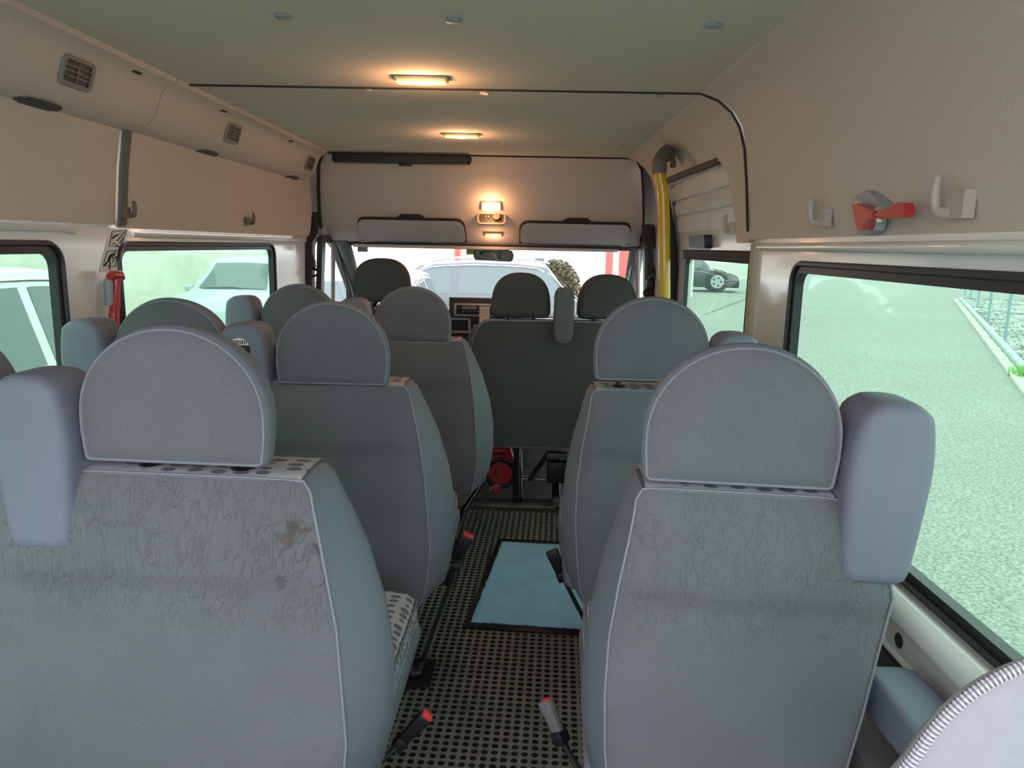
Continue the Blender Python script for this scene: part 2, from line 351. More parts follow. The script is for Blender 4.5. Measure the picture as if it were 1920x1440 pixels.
# left metal wall
wl = tag(plate('wall_left', [(-.35, -.05), (4.12, -.05), (4.12, 1.345), (-.35, 1.345)], [rrect(-.3, .70, 1.95, 1.292, .06), rrect(2.205, .70, 3.62, 1.292, .055)], .03, lambda u, v, w: (-1.205-w, u, v), PAINT), kind='structure')
window('window_2', -.30, .70, 1.95, 1.292, -1.209, -1, tw=.034)
window('window_3', 2.205, .70, 3.62, 1.292, -1.209, -1, tw=.03)
tag(tube('trim_5', [(-1.20, -.35, 1.322), (-1.20, 1.95, 1.322), (-1.20, 2.0, 1.316)], .009, PAINT, n=8), kind='structure')
tag(tube('trim_5', [(-1.20, 2.3, 1.312), (-1.20, 4.0, 1.312)], .009, PAINT, n=8), kind='structure')
# left felt panels
ml = lambda u, v, w: (xl(v)-w, u, v)
tag(plate('wall_left_rear', rrect(-.35, 1.337, 2.175, 1.64, .01, 3), [], .02, ml, HEAD, cuts=[1.4, 1.5, 1.6]), kind='structure')
tag(plate('wall_left_front', rrect(2.185, 1.330, 4.13, 1.66, [.03, .05, .01, .01], 5), [], .02, lambda u, v, w: (xl(v)+.008-w, u, v), HEAD, cuts=[1.4, 1.5, 1.6]), kind='structure')
tag(plate('trim_6', rrect(2.18, 1.335, 2.215, 1.64, .008, 3), [], .01, lambda u, v, w: (xl(v)+.014-w, u, v), mat('post trim', (.15, .15, .14), .8), cuts=[1.4, 1.5, 1.6]), kind='structure')
# ------------------------------------------------------------------ air duct with vents
def duct():
    prof = [(-1.19, 1.60), (-1.165, 1.598), (-1.13, 1.604), (-1.095, 1.622), (-1.07, 1.648), (-1.055, 1.69), (-1.045, 1.715), (-1.03, 1.728), (-1.00, 1.735), (-1.00, 1.775), (-1.19, 1.775)]
    root = empty('air_duct', (0, 0, 0)); tag(root, 'beige ceiling air duct running above the left windows', 'duct')
    def seg(y0, y1, endcap):
        rings = []
        ys = [(y0, 1)]+[(lerp(y0, y1, k/4), 1) for k in range(1, 4)]+([(y1-.05, 1), (y1-.015, .93), (y1, .8)] if endcap else [(y1, 1)])
        for y, s in ys: rings.append([(-1.19+(p[0]+1.19)*(s if p[0] > -1.18 else 1), y, 1.775-(1.775-p[1])*s) for p in prof])
        loft('duct_shell', rings, HEAD, root, ang=50)
    seg(-.35, 2.225, False); seg(2.232, 3.93, True)
    def P(y, t):   # t 0 bottom of face .. 1 top
        return Vector((lerp(-1.068, -1.049, t), y, lerp(1.652, 1.706, t)))
    def vent(y, w):
        h = .055; X = -1.055
        mp = lambda u, v, k: (lerp(-1.0665, -1.0485, v/h)+k, y+u, 1.650+v)
        fr = plate('vent', rrect(-w/2, -.006, w/2, h+.004, .016), [rrect(-w/2+.010, .003, w/2-.010, h-.005, .010)], .005, mp, HEADG, root)
        plate('vent_hole', rrect(-w/2+.006, 0, w/2-.006, h-.002, .010), [], .0016, lambda u, v, k: mp(u, v, k-.0), BLACK, fr)
        for q in (.016, .027, .038):
            tube('slat', [mp(-w/2+.009, q, .004), mp(w/2-.009, q, .004)], .0016, HEADG, fr, n=6)
        tube('slat', [mp(0, .005, .003), mp(0, h-.007, .003)], .0013, HEADG, fr, n=6)
        box('vent_knob', mp(.0, .027, .006), (.004, .010, .007), HEADG, fr, bev=.001)
    for y, w in ((1.83, .125), (2.775, .125), (3.75, .125)): vent(y, w)
    for y in (1.80, 2.73, 3.70):   # flush vents on the underside
        mp = lambda u, v, k: (lerp(-1.162, -1.108, v), y+u, lerp(1.5955, 1.613, v)-k)
        fr = plate('lower_vent', [(.085*math.cos(a), .5+.42*math.sin(a)) for a in [2*math.pi*k/20 for k in range(20)]], [], .002, mp, HEADG, root)
        for q in (.22, .40, .58, .76):
            l = .078*math.sqrt(max(0, 1-((q-.5)/.42)**2)); tube('slot', [mp(-l, q, .0025), mp(l, q, .0025)], .0018, BLACK, fr, n=6)
    for y in (2.05, 2.62, 3.35):
        box('duct_clip', (-1.026, y, 1.7275), (.012, .035, .004), SEAL, root, bev=.001)
    return root
duct()
# ------------------------------------------------------------------ cab: front headliner, pillars, windscreen
def yh(z): return interp([(1.28, 4.50), (1.30, 4.44), (1.33, 4.37), (1.40, 4.27), (1.5, 4.17), (1.6, 4.09), (1.70, 4.01), (1.75, 3.93)], z)
def hp(px, py):
    y = 4.2
    for _ in range(12):
        p = at(px, py, Y=y); y = yh(p.z)
    return at(px, py, Y=y)
FH = [1.30, 1.33, 1.40, 1.45, 1.5, 1.55, 1.6, 1.65, 1.70]
tag(plate('wall_front_headliner', [(-1.10, 1.752), (.525, 1.752), (.57, 1.735), (.60, 1.69), (.645, 1.40), (.66, 1.31), (.62, 1.285), (-1.06, 1.285), (-1.12, 1.31), (-1.15, 1.40), (-1.12, 1.65)], [], .015,
          lambda u, v, w: (u, yh(v)+w, v), HEAD, cuts=FH), kind='structure')
gasket([(-1.03, 3.925, 1.748), (.51, 3.925, 1.748), (.555, 3.93, 1.735), (.585, 3.96, 1.69), (.612, 4.05, 1.58), (.635, 4.15, 1.48), (.65, 4.24, 1.40), (.655, 4.35, 1.34)], .006)
gasket([(-1.045, 3.935, 1.74), (-1.075, 3.97, 1.70), (-1.105, 4.06, 1.58), (-1.13, 4.16, 1.46), (-1.145, 4.24, 1.38)], .010)
for X in (-1.215, .70):
    tag(plate('wall_cab_side', [(3.88, 1.30), (4.9, 1.30), (4.9, 1.80), (3.88, 1.80)], [], .02, lambda u, v, w: (X+w, u, v), HEAD), kind='structure')
tag(box('wall_cab_roof', (-.25, 4.45, 1.80), (1.96, 1.0, .03), SEAL), kind='structure')
tag(box('cab_sky_block', (-.25, 4.93, 1.56), (1.96, .03, .50), SEAL), kind='structure')  # unseen upper panel, added to keep sky light out of the cab
# b pillars (white metal with dark weatherstrip)
def pillar(name, pts, r, mt, sx=1, sy=1): return tag(tube(name, pts, r, mt, n=12, sx=sx, sy=sy), kind='structure')
pillar('trim_7', [(-1.155, 4.16, 1.46), (-1.165, 4.17, 1.36), (-1.195, 4.15, 1.30), (-1.205, 4.13, .9), (-1.21, 4.12, .1)], .024, SEAL)
pillar('trim_7', [(-1.165, 4.22, 1.345), (-1.185, 4.20, 1.28), (-1.19, 4.18, .9), (-1.20, 4.17, .2)], .016, HOOK)
pillar('trim_8', [(.632, 3.62, 1.62), (.665, 3.63, 1.5), (.70, 3.63, 1.3), (.715, 3.64, 1.0), (.72, 3.64, .1)], .026, SEAL)
tag(plate('wall_right_pillar', [(3.66, 0), (4.12, 0), (4.10, 1.2), (4.05, 1.34), (3.66, 1.34)], [], .04, lambda u, v, w: (.706+w, u, v), PAINT), kind='structure')
pillar('trim_7', [(.655, 4.10, 1.42), (.665, 4.12, 1.36), (.69, 4.13, 1.28), (.70, 4.13, .9), (.71, 4.12, .1)], .034, SEAL)
# door frames of the cab: slanting A pillar, window channel, window
def cab_side(s, x0, x1, wname):
    X = lambda t: lerp(x0, x1, t)
    zt, zb = 1.325, .93
    outer = [(4.22, .25), (5.35, .25), (5.35, .93), (4.62, 1.31), (4.40, 1.345), (4.20, 1.33)]
    hole = [(4.27, .93), (4.95, .93), (4.93, 1.0), (4.50, 1.27), (4.40, 1.298), (4.27, 1.298)]
    o = tag(plate(wname, outer, [hole], .03, lambda u, v, w: (s*w+lerp(x1, x0, (v-.25)/1.1), u, v), RUB), kind='structure')
    plate('pane', [(4.25, .91), (4.97, .91), (4.95, 1.0), (4.5, 1.29), (4.25, 1.31)], [], .004, lambda u, v, w: (s*(w+.015)+lerp(x1, x0, (v-.25)/1.1), u, v), WGL, o)
    for dy, r, mt in ((0, .012, SILV), (.035, .010, PAINT), (-.03, .008, RUB)):
        tube('window_channel', [(lerp(x1, x0, .62)-s*.012, 4.97+dy, .93), (lerp(x1, x0, .97)-s*.012, 4.46+dy, 1.31)], r, mt, o, n=8)
    tube('division_bar', [(lerp(x1, x0, .62)-s*.004, 4.46, .93), (lerp(x1, x0, .97)-s*.004, 4.42, 1.31)], .013, mat('brown bar', (.20, .15, .15), .5), o, n=8)
cab_side(-1, -1.125, -1.19, 'window_4')
cab_side(1, .655, .72, 'window_5')
for s, xa, xb in ((-1, -1.075, -1.13), (1, .655, .70)):
    pillar('trim_9', [(xa, 4.42, 1.33), (lerp(xa, xb, .3), 4.62, 1.22), (xb, 5.1, .90)], .038, mat('grey pillar cover', (.15, .16, .17), .7), sx=1.2, sy=1)
# windscreen
ws = tag(plate('window_6', [(-1.10, 0), (.68, 0), (.72, 1), (-1.14, 1)], [[(-1.07, .04), (.655, .04), (.69, .96), (-1.11, .96)]], .02,
               lambda u, v, w: (u, lerp(4.50, 5.25, v)+w-.12*((u+.245)**2), lerp(1.305, .86, v)), RUB), kind='structure')
vs, fs = [], []
for i in range(13):
    u = lerp(-1.10, .68, i/12)
    for v in (0, .5, 1): vs.append((u, lerp(4.50, 5.25, v)+.012-.12*((u+.245)**2), lerp(1.305, .86, v)))
for i in range(12):
    for k in range(2): a = i*3+k; fs.append((a, a+3, a+4, a+1))
raw('pane', vs, fs, WGL, ws)
vp = at(680, 465, Y=4.56); box('inspection_sticker', vp, (.062, .002, .045), mat('grey sticker', (.30, .30, .33), .6), ws)
vp = at(884, 470, Y=4.56); box('toll_sticker', vp, (.06, .002, .045), mat('olive sticker', (.36, .42, .10), .6), ws)
# header strip above windscreen
tag(box('trim_10', (-.235, 4.47, 1.287), (1.55, .10, .020), mat('pale header', (.62, .56, .52), .6), bev=.006), kind='structure')
# dashboard
def dashboard():
    root = empty('dashboard', (0, 0, 0)); tag(root, 'dark dashboard with silver edged centre console beyond the front seats', 'dashboard')
    loft('dash_body', [[(x, 4.58+ex, -.15), (x, 4.55+ex, .80), (x, 4.60+ex, .875), (x, 4.75, .90), (x, 5.26, .87), (x, 5.26, -.15)] for x, ex in ((-1.15, .06), (-.6, .0), (-.1, .0), (.65, .06))], DASH, root)
    Yc = 4.52
    c0 = at(845, 592, Y=Yc); c1 = at(990, 690, Y=Yc)
    box('console_stack', (-.245, Yc+.05, .76), (.42, .10, .46), mat('console brown', (.045, .03, .032), .5), root, bev=.01)
    a, b = at(855, 570, Y=Yc-.02), at(925, 592, Y=Yc-.02)
    ra = box('radio', ((a.x+b.x)/2+.03, Yc-.02, (a.z+b.z)/2), (abs(b.x-a.x)+.08, .05, a.z-b.z+.012), SILV, root, bev=.006)
    box('radio_face', ((a.x+b.x)/2+.03, Yc-.047, (a.z+b.z)/2+.003), (abs(b.x-a.x)+.05, .006, a.z-b.z-.012), BLACK, ra, bev=.001)
    d = at(880, 577, Y=Yc-.055); box('display', (d.x, Yc-.052, d.z), (.085, .004, .018), mat('amber grey display', (.25, .23, .13), .4), ra)
    for k in range(5):
        q = at(868+k*7, 584, Y=Yc-.055); box('radio_key', (q.x, Yc-.052, q.z), (.007, .004, .005), SILV, ra)
    a, b = at(846, 596, Y=Yc), at(882, 624, Y=Yc)
    ve = plate('dash_vent', rrect(a.x-.04, b.z, b.x, a.z, .006), [rrect(a.x-.03, b.z+.012, b.x-.012, a.z-.010, .004)], .012, lambda u, v, w: (u, Yc-.012+w, v), SILV, root)
    box('vent_back', ((a.x+b.x)/2-.02, Yc+.0, (a.z+b.z)/2), (b.x-a.x+.03, .006, a.z-b.z-.004), BLACK, ve)
    for k in range(4): box('slat', ((a.x+b.x)/2-.02, Yc-.008, lerp(b.z, a.z, .22+k*.18)), (b.x-a.x+.01, .008, .004), DASH, ve)
    hz = at(862, 640, Y=Yc-.004); hb = box('hazard_switch', (hz.x, Yc-.006, hz.z), (.036, .012, .034), BLACK, root, bev=.002)
    raw('hazard_triangle', [(hz.x-.011, Yc-.014, hz.z-.009), (hz.x+.011, Yc-.014, hz.z-.009), (hz.x, Yc-.014, hz.z+.010)], [(0, 1, 2)], mat('hazard red', (.9, .05, .12), .4, emit=(1, .05, .12), estr=.5), hb)
    for px, py in ((874, 638), (874, 647), (884, 606), (892, 602)):
        q = at(px, py, Y=Yc-.004); box('switch', (q.x, Yc-.004, q.z), (.022, .010, .016), BLACK, root, bev=.002)
    box('instrument_hood', (-.72, 4.66, .90), (.42, .22, .07), DASH, root, bev=.025)
    return root
dashboard()
for (x0, y0, x1, y1, lb) in ((899, 574, 918, 607, 'cream paper note hanging over the radio edge'), (888, 610, 900, 627, 'small cream paper slip below the taller note on the console')):
    a, b = at(x0, y0, Y=4.455), at(x1, y1, Y=4.455)
    o = plate('paper_note', rrect(a.x, b.z, b.x, a.z, .002, 2), [], .0012, lambda u, v, w: (u, 4.455+w+.006*math.sin((v-b.z)*40), v), PAPER, cuts=[lerp(b.z, a.z, k/6) for k in range(1, 6)])
    tag(o, lb, 'paper', 'paper slips on the dashboard')
# steering wheel hidden mostly behind driver seat
def steering():
    root = empty('steering_wheel', (-.72, 4.42, .86)); tag(root, 'black steering wheel in front of the driver seat', 'steering wheel')
    tlt = Matrix.Rotation(math.radians(-62), 4, 'X')
    tube('rim', [tlt @ Vector((.19*math.cos(a), .19*math.sin(a), 0)) for a in [2*math.pi*k/28 for k in range(29)]], .014, BLACK, root, n=8)
    tube('column', [(0, 0, -.0), (0, .18, -.10)], .03, BLACK, root)
    for a in (0, math.pi, -math.pi/2): tube('spoke', [(0, 0, 0), tlt @ Vector((.18*math.cos(a), .18*math.sin(a), 0))], .012, BLACK, root, n=6)
steering()
# ------------------------------------------------------------------ cab ceiling fittings
def visor(px0, py0, px1, py1, cl, label):
    a, b = hp(px0+4, py0+4), hp(px1-4, py1)
    zb, zt = (a.z+b.z)/2-(a.z-b.z)/2, a.z
    zt -= 0; x0, x1 = a.x, b.x
    root = empty('sun_visor', ((x0+x1)/2, yh(zb)-.02, zb)); tag(root, label, 'sun visor', 'sun visors above the windscreen')
    cx = (x0+x1)/2; oz = zb; oy = yh(zb)-.02
    def mp(u, v, w):
        yy = yh(v); return (u-cx, yy-.044+w-oy, v-oz)
    plate('visor_board', rrect(x0, zb, x1, zt-.016, [.02, .02, .045, .045]), [], .018, mp, mat('visor cloth', (.56, .52, .51), .9, bump=.2, bscale=400, dist=.001), root, cuts=[lerp(zb, zt, k/5) for k in range(1, 5)])
    w_ = x1-x0
    rec = [(x0-.006, zb-.002), (x1+.006, zb-.002)]+[(x1+.006-.045*(1-math.cos(a)), zt-.045+.045*math.sin(a)) for a in (0, .4, .8, 1.2, 1.57)]+[(x0+w_*.64, zt), (x0+w_*.60, zt+.018), (x0+w_*.42, zt+.018), (x0+w_*.38, zt)]+[(x0-.006+.045*(1-math.cos(a)), zt-.045+.045*math.sin(a)) for a in (1.57, 1.2, .8, .4, 0)]
    plate('visor_recess_shade', rec, [], .004, lambda u, v, w: (u-cx, yh(v)-.010+w-oy, v-oz), mat('visor recess shade', (.055, .05, .048), .9), root, cuts=[lerp(zb, zt, k/5) for k in range(1, 6)])  # dark plate over the headliner, shade round the visor put in as colour
    q = x1-.06 if cl else x0+.06
    box('visor_clip', (q-cx, -.03, .006), (.03, .012, .012), CHR, root, bev=.003)
    q = x0+.01 if cl else x1-.01
    tube('visor_arm', [(q-cx-.02, .0, -.005), (q-cx+.03, -.01, .0), (q-cx+.06, -.012, .006)], .006, HOOK, root)
visor(665, 402, 878, 455, True, 'grey fabric sun visor folded up over the driver side windscreen')
visor(972, 409, 1178, 460, False, 'grey fabric sun visor folded up over the passenger side, right of the lamps')
def lampobj(name, label, c, w, d, nrm, up, power, group='lit interior lamps', bulb_off=0.0, sz=1):
    """rectangular lens with a glowing bulb patch; nrm faces into the van"""
    nrm = Vector(nrm).normalized(); up = Vector(up).normalized(); rt = up.cross(nrm).normalized(); up = nrm.cross(rt)
    c = Vector(c); root = empty(name, c); tag(root, label, 'lamp', group)
    M3 = lambda u, v, k: rt*u+up*v+nrm*k
    plate('bezel', rrect(-w/2-.006, -d/2-.006, w/2+.006, d/2+.006, .01), [], .006, lambda u, v, k: M3(u, v, k-.002), HOOK, root)
    plate('lens', rrect(-w/2, -d/2, w/2, d/2, .008), [], .006, lambda u, v, k: M3(u, v, k+.004), LENS, root)
    plate('bulb', [(bulb_off+w*.17*math.cos(a), d*.32*math.sin(a)) for a in [2*math.pi*k/16 for k in range(16)]], [], .003, lambda u, v, k: M3(u, v, k+.0095), BULB, root)
    ld = bpy.data.lights.new('lamp_light', 'POINT'); ld.energy = power; ld.color = (1, .50, .24); ld.shadow_soft_size = .025
    lo = bpy.data.objects.new('lamp_light', ld); COL.objects.link(lo); lo.parent = root; lo.location = nrm*.045
a, b = at(742, 152, Z=ZC-.01), at(838, 153, Z=ZC-.01)
lampobj('ceiling_lamp', 'lit orange ceiling lamp just behind the roof seam, the nearer one', ((a.x+b.x)/2, a.y, ZC-.004), .135, .05, (0, 0, -1), (0, 1, 0), 2.0)
a = at(865, 256, Z=ZC-.01)
lampobj('ceiling_lamp', 'lit orange ceiling lamp ahead of the roof seam, right of the black blind', (a.x, a.y, ZC-.004), .135, .05, (0, 0, -1), (0, 1, 0), 2.0)
p = hp(921, 386); lampobj('cab_lamp', 'lit rectangular map lamp in the cab headliner above the round dial panel', (p.x, p.y-.006, p.z), .10, .042, (0, -1, -.6), (0, -.6, 1), 1.5, sz=1)
p = hp(925, 440); lampobj('cab_lamp', 'lit narrow lamp in the cab headliner below the dial panel', (p.x, p.y-.006, p.z), .09, .03, (0, -.5, -1), (0, -1, .5), .6)
p = hp(922, 411)
p = p+Vector((0, -.028, 0)); root = empty('heater_control', p); tag(root, 'dark panel with round dial between the two cab lamps', 'control panel')
T_ = Matrix.Rotation(math.radians(-30), 3, 'X')
pm = lambda u, v, w: tuple(T_ @ Vector((u, w-.012, v)))
plate('panel', rrect(-.068, -.030, .068, .030, .016), [], .012, pm, mat('control face', (.05, .035, .03), .5), root)
tube('dial', [pm(.028, 0, 0), pm(.028, 0, -.016)], .019, mat('dial grey', (.16, .12, .10), .5), root, n=20)
for u in (-.03, -.015): tube('dial_mark', [pm(u, .008, 0), pm(u, .008, -.002)], .003, STKW, root, n=6)
plate('surround', rrect(-.078, -.040, .078, .040, .02), [rrect(-.068, -.030, .068, .030, .016)], .01, pm, HEADG, root)
# rear view mirror
mc = at(925, 478, Y=4.46); root = empty('rear_view_mirror', mc, math.radians(-6)); root.rotation_euler.x = math.radians(2.5); tag(root, 'interior rear view mirror hanging at the top centre of the windscreen', 'mirror')
def mirr_out(s): return [(s*x, s*z) for x, z in ((-.118, -.012), (-.108, -.032), (.10, -.038), (.114, -.028), (.119, 0), (.108, .024), (.06, .034), (-.07, .034), (-.108, .030), (-.118, .014))]
plate('mirror_housing', mirr_out(1.0), [], .03, lambda u, v, w: (u, w, v), BLACK, root)
plate('mirror_pane', mirr_out(.93), [], .002, lambda u, v, w: (u, w-.0025, v), MIRR, root)
tube('mirror_stem', [(0, .02, .02), (0, .04, .055)], .012, GREYF, root)
box('mirror_foot', (0, .035, .048), (.16, .03, .012), GREYF, root, bev=.004)
# black roller blind
a, b = at(623, 300, Y=3.90), at(884, 300, Y=3.90)
root = empty('roller_blind', ((a.x+b.x)/2, 3.90, 1.722)); tag(root, 'rolled up black blind bar fixed under the front edge of the roof', 'blind')
L_ = b.x-a.x
box('cassette', (0, 0, 0), (L_-.03, .04, .046), mat('blind black', (.03, .032, .030), .6), root, bev=.006)
for s in (-1, 1): tube('end_cap', [(s*(L_/2-.02), 0, 0), (s*(L_/2-.008), 0, 0), (s*L_/2, 0, 0)], [.025, .024, .010], BLACK, root, n=10)
box('blind_pull', (.02, -.012, -.028), (.065, .02, .016), BLACK, root, bev=.003)
# ------------------------------------------------------------------ sliding door seen through the arch
def sliding_door():
    X0 = .735
    xd = lambda v: X0-interp([(0, 0), (1.27, 0), (1.4, .012), (1.6, .055), (1.7, .085)], v)
    d = tag(plate('door_1', [(2.30, 0), (3.90, 0), (3.88, 1.2), (3.84, 1.66), (2.30, 1.66)], [rrect(2.25, .68, 3.50, 1.287, .05)] if False else [[(2.38, .70), (3.44, .70), (3.475, .74), (3.475, 1.24), (3.44, 1.287), (2.38, 1.287)]], .03,
              lambda u, v, w: (xd(v)+w, u, v), PAINT, cuts=[1.32, 1.36, 1.4, 1.45, 1.5, 1.55, 1.6]), kind='structure')
    for z0, z1, y0, y1 in ((1.375, 1.436, 2.45, 3.56), (1.455, 1.50, 2.45, 3.58), (1.52, 1.575, 2.45, 3.60), (1.592, 1.635, 2.45, 3.60)):
        plate('pressed_panel', rrect(y0, z0, y1, z1, .014, 4), [], .012, lambda u, v, w: (xd(v)-.016+w, u, v), PAINT, d, cuts=[lerp(z0, z1, .5)])
    ch = plate('door_latch', rrect(3.02, 1.302, 3.34, 1.362, .012, 4), [], .006, lambda u, v, w: (xd(v)-.005+w, u, v), HOOK, d)
    plate('door_handle', rrect(2.98, 1.308, 3.26, 1.358, .008, 3), [], .03, lambda u, v, w: (xd(v)-.032+w, u, v), BLACK, d)
    s_ = plate('window_seal', [(2.36, .68), (3.46, .68), (3.50, .73), (3.50, 1.25), (3.46, 1.30), (2.36, 1.30)], [[(2.42, .73), (3.43, .73), (3.45, .75), (3.45, 1.235), (3.43, 1.258), (2.42, 1.258)]], .02, lambda u, v, w: (X0-.008+w, u, v), RUB, d)
    plate('pane', [(2.40, .71), (3.46, .71), (3.46, 1.27), (2.40, 1.27)], [], .004, lambda u, v, w: (X0+.010+w, u, v), TGL, d)
    for k in range(5): tube('seal_fold', [(X0-.014, 2.42, 1.262+k*.008), (X0-.010-.002*k, 3.46, 1.262+k*.008)], .0045, mat('brown seal', (.09, .06, .055), .5) if k % 2 else RUB, s_, n=6)
sliding_door()
tag(tube('trim_8', [(.652, 2.66, 1.60), (.650, 3.1, 1.607), (.648, 3.6, 1.612)], .014, mat('brown weatherstrip', (.10, .075, .07), .7), n=8), kind='structure')
tag(plate('trim_11', [(2.315, .0), (2.36, .0), (2.375, 1.32), (2.33, 1.335)], [], .03, lambda u, v, w: (.700+w, u, v), mat('cream door seal', (.45, .43, .32), .6)), kind='structure')
tag(plate('trim_12', [(2.36, .0), (2.44, .0), (2.44, 1.30), (2.375, 1.32)], [], .02, lambda u, v, w: (.716+w, u, v), SEAL), kind='structure')
# yellow grab pole
PY = 3.0; PX = at(1236, 318, Y=PY).x
root = empty('grab_pole', (PX, PY, 0)); tag(root, 'yellow vertical grab pole beside the sliding door with grey bent bracket', 'pole')
def gp(px, py, Y=PY): v = at(px, py, Y=Y); return (v.x-PX, v.y-PY, v.z)
tube('bar', spline([gp(1237, 318), gp(1238, 335), gp(1243, 358), gp(1245, 420), gp(1246, 560)], 5)+[Vector(gp(1240, 720)), Vector((-.0, 0, .03))], .0225, YEL, root, n=18)
fp = at(1257, 291, X=.586); fpl = Vector((fp.x-PX, fp.y-PY, fp.z))
e1 = Vector(gp(1236, 322)); e2 = Vector(gp(1236, 306)); m1 = e2.lerp(fpl, .22)+Vector((0, 0, .018)); m2 = e2.lerp(fpl, .6); m2.z = fpl.z+.004
tube('elbow', [e1, e2, m1, m2, fpl-Vector((.012, .008, 0)), fpl], [.0275, .0275, .0275, .027, .026, .026], GREYF, root, n=16)
tube('elbow_collar', [e1+Vector((0, 0, -.006)), e1+Vector((0, 0, .03))], .029, GREYF, root, n=16)
nf = Vector((1, 0, .28)).normalized(); fx, fy = frame_of(nf)
tube('flange', [fpl-nf*.004, fpl+nf*.012], .052, GREYF, root, n=24, sx=.62, sy=1)
for s_ in (-1, 1): disc('flange_screw', fpl-nf*.006+fy*.042*s_, -nf, .008, .004, BLACK, root, n=8)
disc('foot', (0, 0, .004), (0, 0, 1), .05, .02, GREYF, root)
o = box('pillar_sticker', (0, 0, 0), (.004, .10, .08), YEL, None); o.location = at(1254, 550, X=.705); tag(o, 'yellow sticker with a dark dot on the pillar behind the pole', 'sticker')
disc('sticker_dot', (-.002, -.015, .02), (-1, 0, 0), .02, .002, STKB, o)
# small clear thing hanging on the pillar and black belt guides on cab pillars
def belt_guide(loc, s, label):
    root = empty('belt_guide', loc); tag(root, label, 'belt guide')
    box('guide_cover', (0, 0, .035), (.03, .035, .05), BLACK, root, bev=.01, rot=Matrix.Rotation(.5*s, 4, 'Y'))
    box('guide_body', (-.012*s, 0, -.01), (.035, .03, .05), BLACK, root, bev=.008)
    tube('guide_loop', [(-.01*s+.03*math.cos(a), 0, -.055+.02*math.sin(a)) for a in [math.pi*k/8 for k in range(17)]], .007, BLACK, root, n=6)
    box('belt', (.0, .002, -.28), (.005, .045, .45), mat('belt webbing', (.05, .05, .055), .8), root)
belt_guide(at(582, 492, Y=4.16), -1, 'black seat belt guide on the left cab pillar by the driver')
belt_guide(at(1222, 530, Y=4.10), 1, 'black seat belt guide on the right cab pillar behind the yellow pole')
# ------------------------------------------------------------------ seats
def ring_solid(name, outA, outB, rings, mt, parent, cap0=False, cap1=True):
    """rings: (t, inset, y): outline lerp A..B by t, moved inward, placed at y"""
    n = len(outA)
    def inset(o, d):
        res = []
        for i in range(n):
            a, b, c = o[i-1], o[i], o[(i+1) % n]
            t = Vector((c[0]-a[0], c[1]-a[1])); t = t.normalized() if t.length > 1e-9 else Vector((1, 0))
            res.append((b[0]+t.y*d, b[1]-t.x*d))   # outlines run clockwise seen from rear -> inward
        return res
    R = []
    for t, d, y in rings:
        o = [(lerp(a[0], b[0], t), lerp(a[1], b[1], t)) for a, b in zip(outA, outB)]
        o = inset(o, d); R.append([(p[0], y, p[1]) for p in o])
    bm = bmesh.new(); RV = [[bm.verts.new(p) for p in r] for r in R]
    for a, b in zip(RV, RV[1:]):
        for k in range(n): bm.faces.new((a[k], a[(k+1) % n], b[(k+1) % n], b[k]))
    for flag, r, yy in ((cap0, RV[0], None), (cap1, RV[-1], None)):
        if flag:
            cx = sum(v.co.x for v in r)/n; cz = sum(v.co.z for v in r)/n; c = bm.verts.new((cx, r[0].co.y, cz))
            for k in range(n): bm.faces.new((r[k], r[(k+1) % n], c))
    return frombm(name, bm, mt, parent, 50)
def inset_loop(o, d):
    n = len(o); res = []
    for i in range(n):
        a, b, c = o[i-1], o[i], o[(i+1) % n]; t = Vector((c[0]-a[0], c[1]-a[1])).normalized(); res.append((b[0]+t.y*d, b[1]-t.x*d))
    return res
def head_outline(w=.147, z0=.952, z1=1.169, zs=1.028, taper=0):
    """clockwise from bottom left, D shape"""
    pts = []
    r = .014 if not taper else .036
    for k in range(5):  # bottom left corner up
        a = math.pi*1.5-math.pi/2*k/4; pts.append((-w+.004+r+r*math.cos(a), z0+r+r*math.sin(a)))
    pts += [(-w, lerp(z0+r, zs, .6))]
    for k in range(0, 25):
        a = math.pi-math.pi*k/24
        ex = .80 if taper == 0 else .75
        ca, sa = math.cos(a), math.sin(a)
        pts.append(((w-taper*abs(sa)*.0)*math.copysign(abs(ca)**(.99 if not taper else .80), ca), zs+(z1-zs)*abs(sa)**(1.0 if not taper else .80)))
    pts += [(w, lerp(z0+r, zs, .6))]
    for k in range(5):
        a = 0-math.pi/2*k/4; pts.append((w-.004-r+r*math.cos(a), z0+r+r*math.sin(a)))
    nb = 5
    for k in range(1, nb): pts.append((lerp(w-.004-r, -w+.004+r, k/nb), z0))
    if taper:
        pts = [(x*(1-taper*max(0, (z-z0)/(z1-z0))), z) for x, z in pts]
    return pts
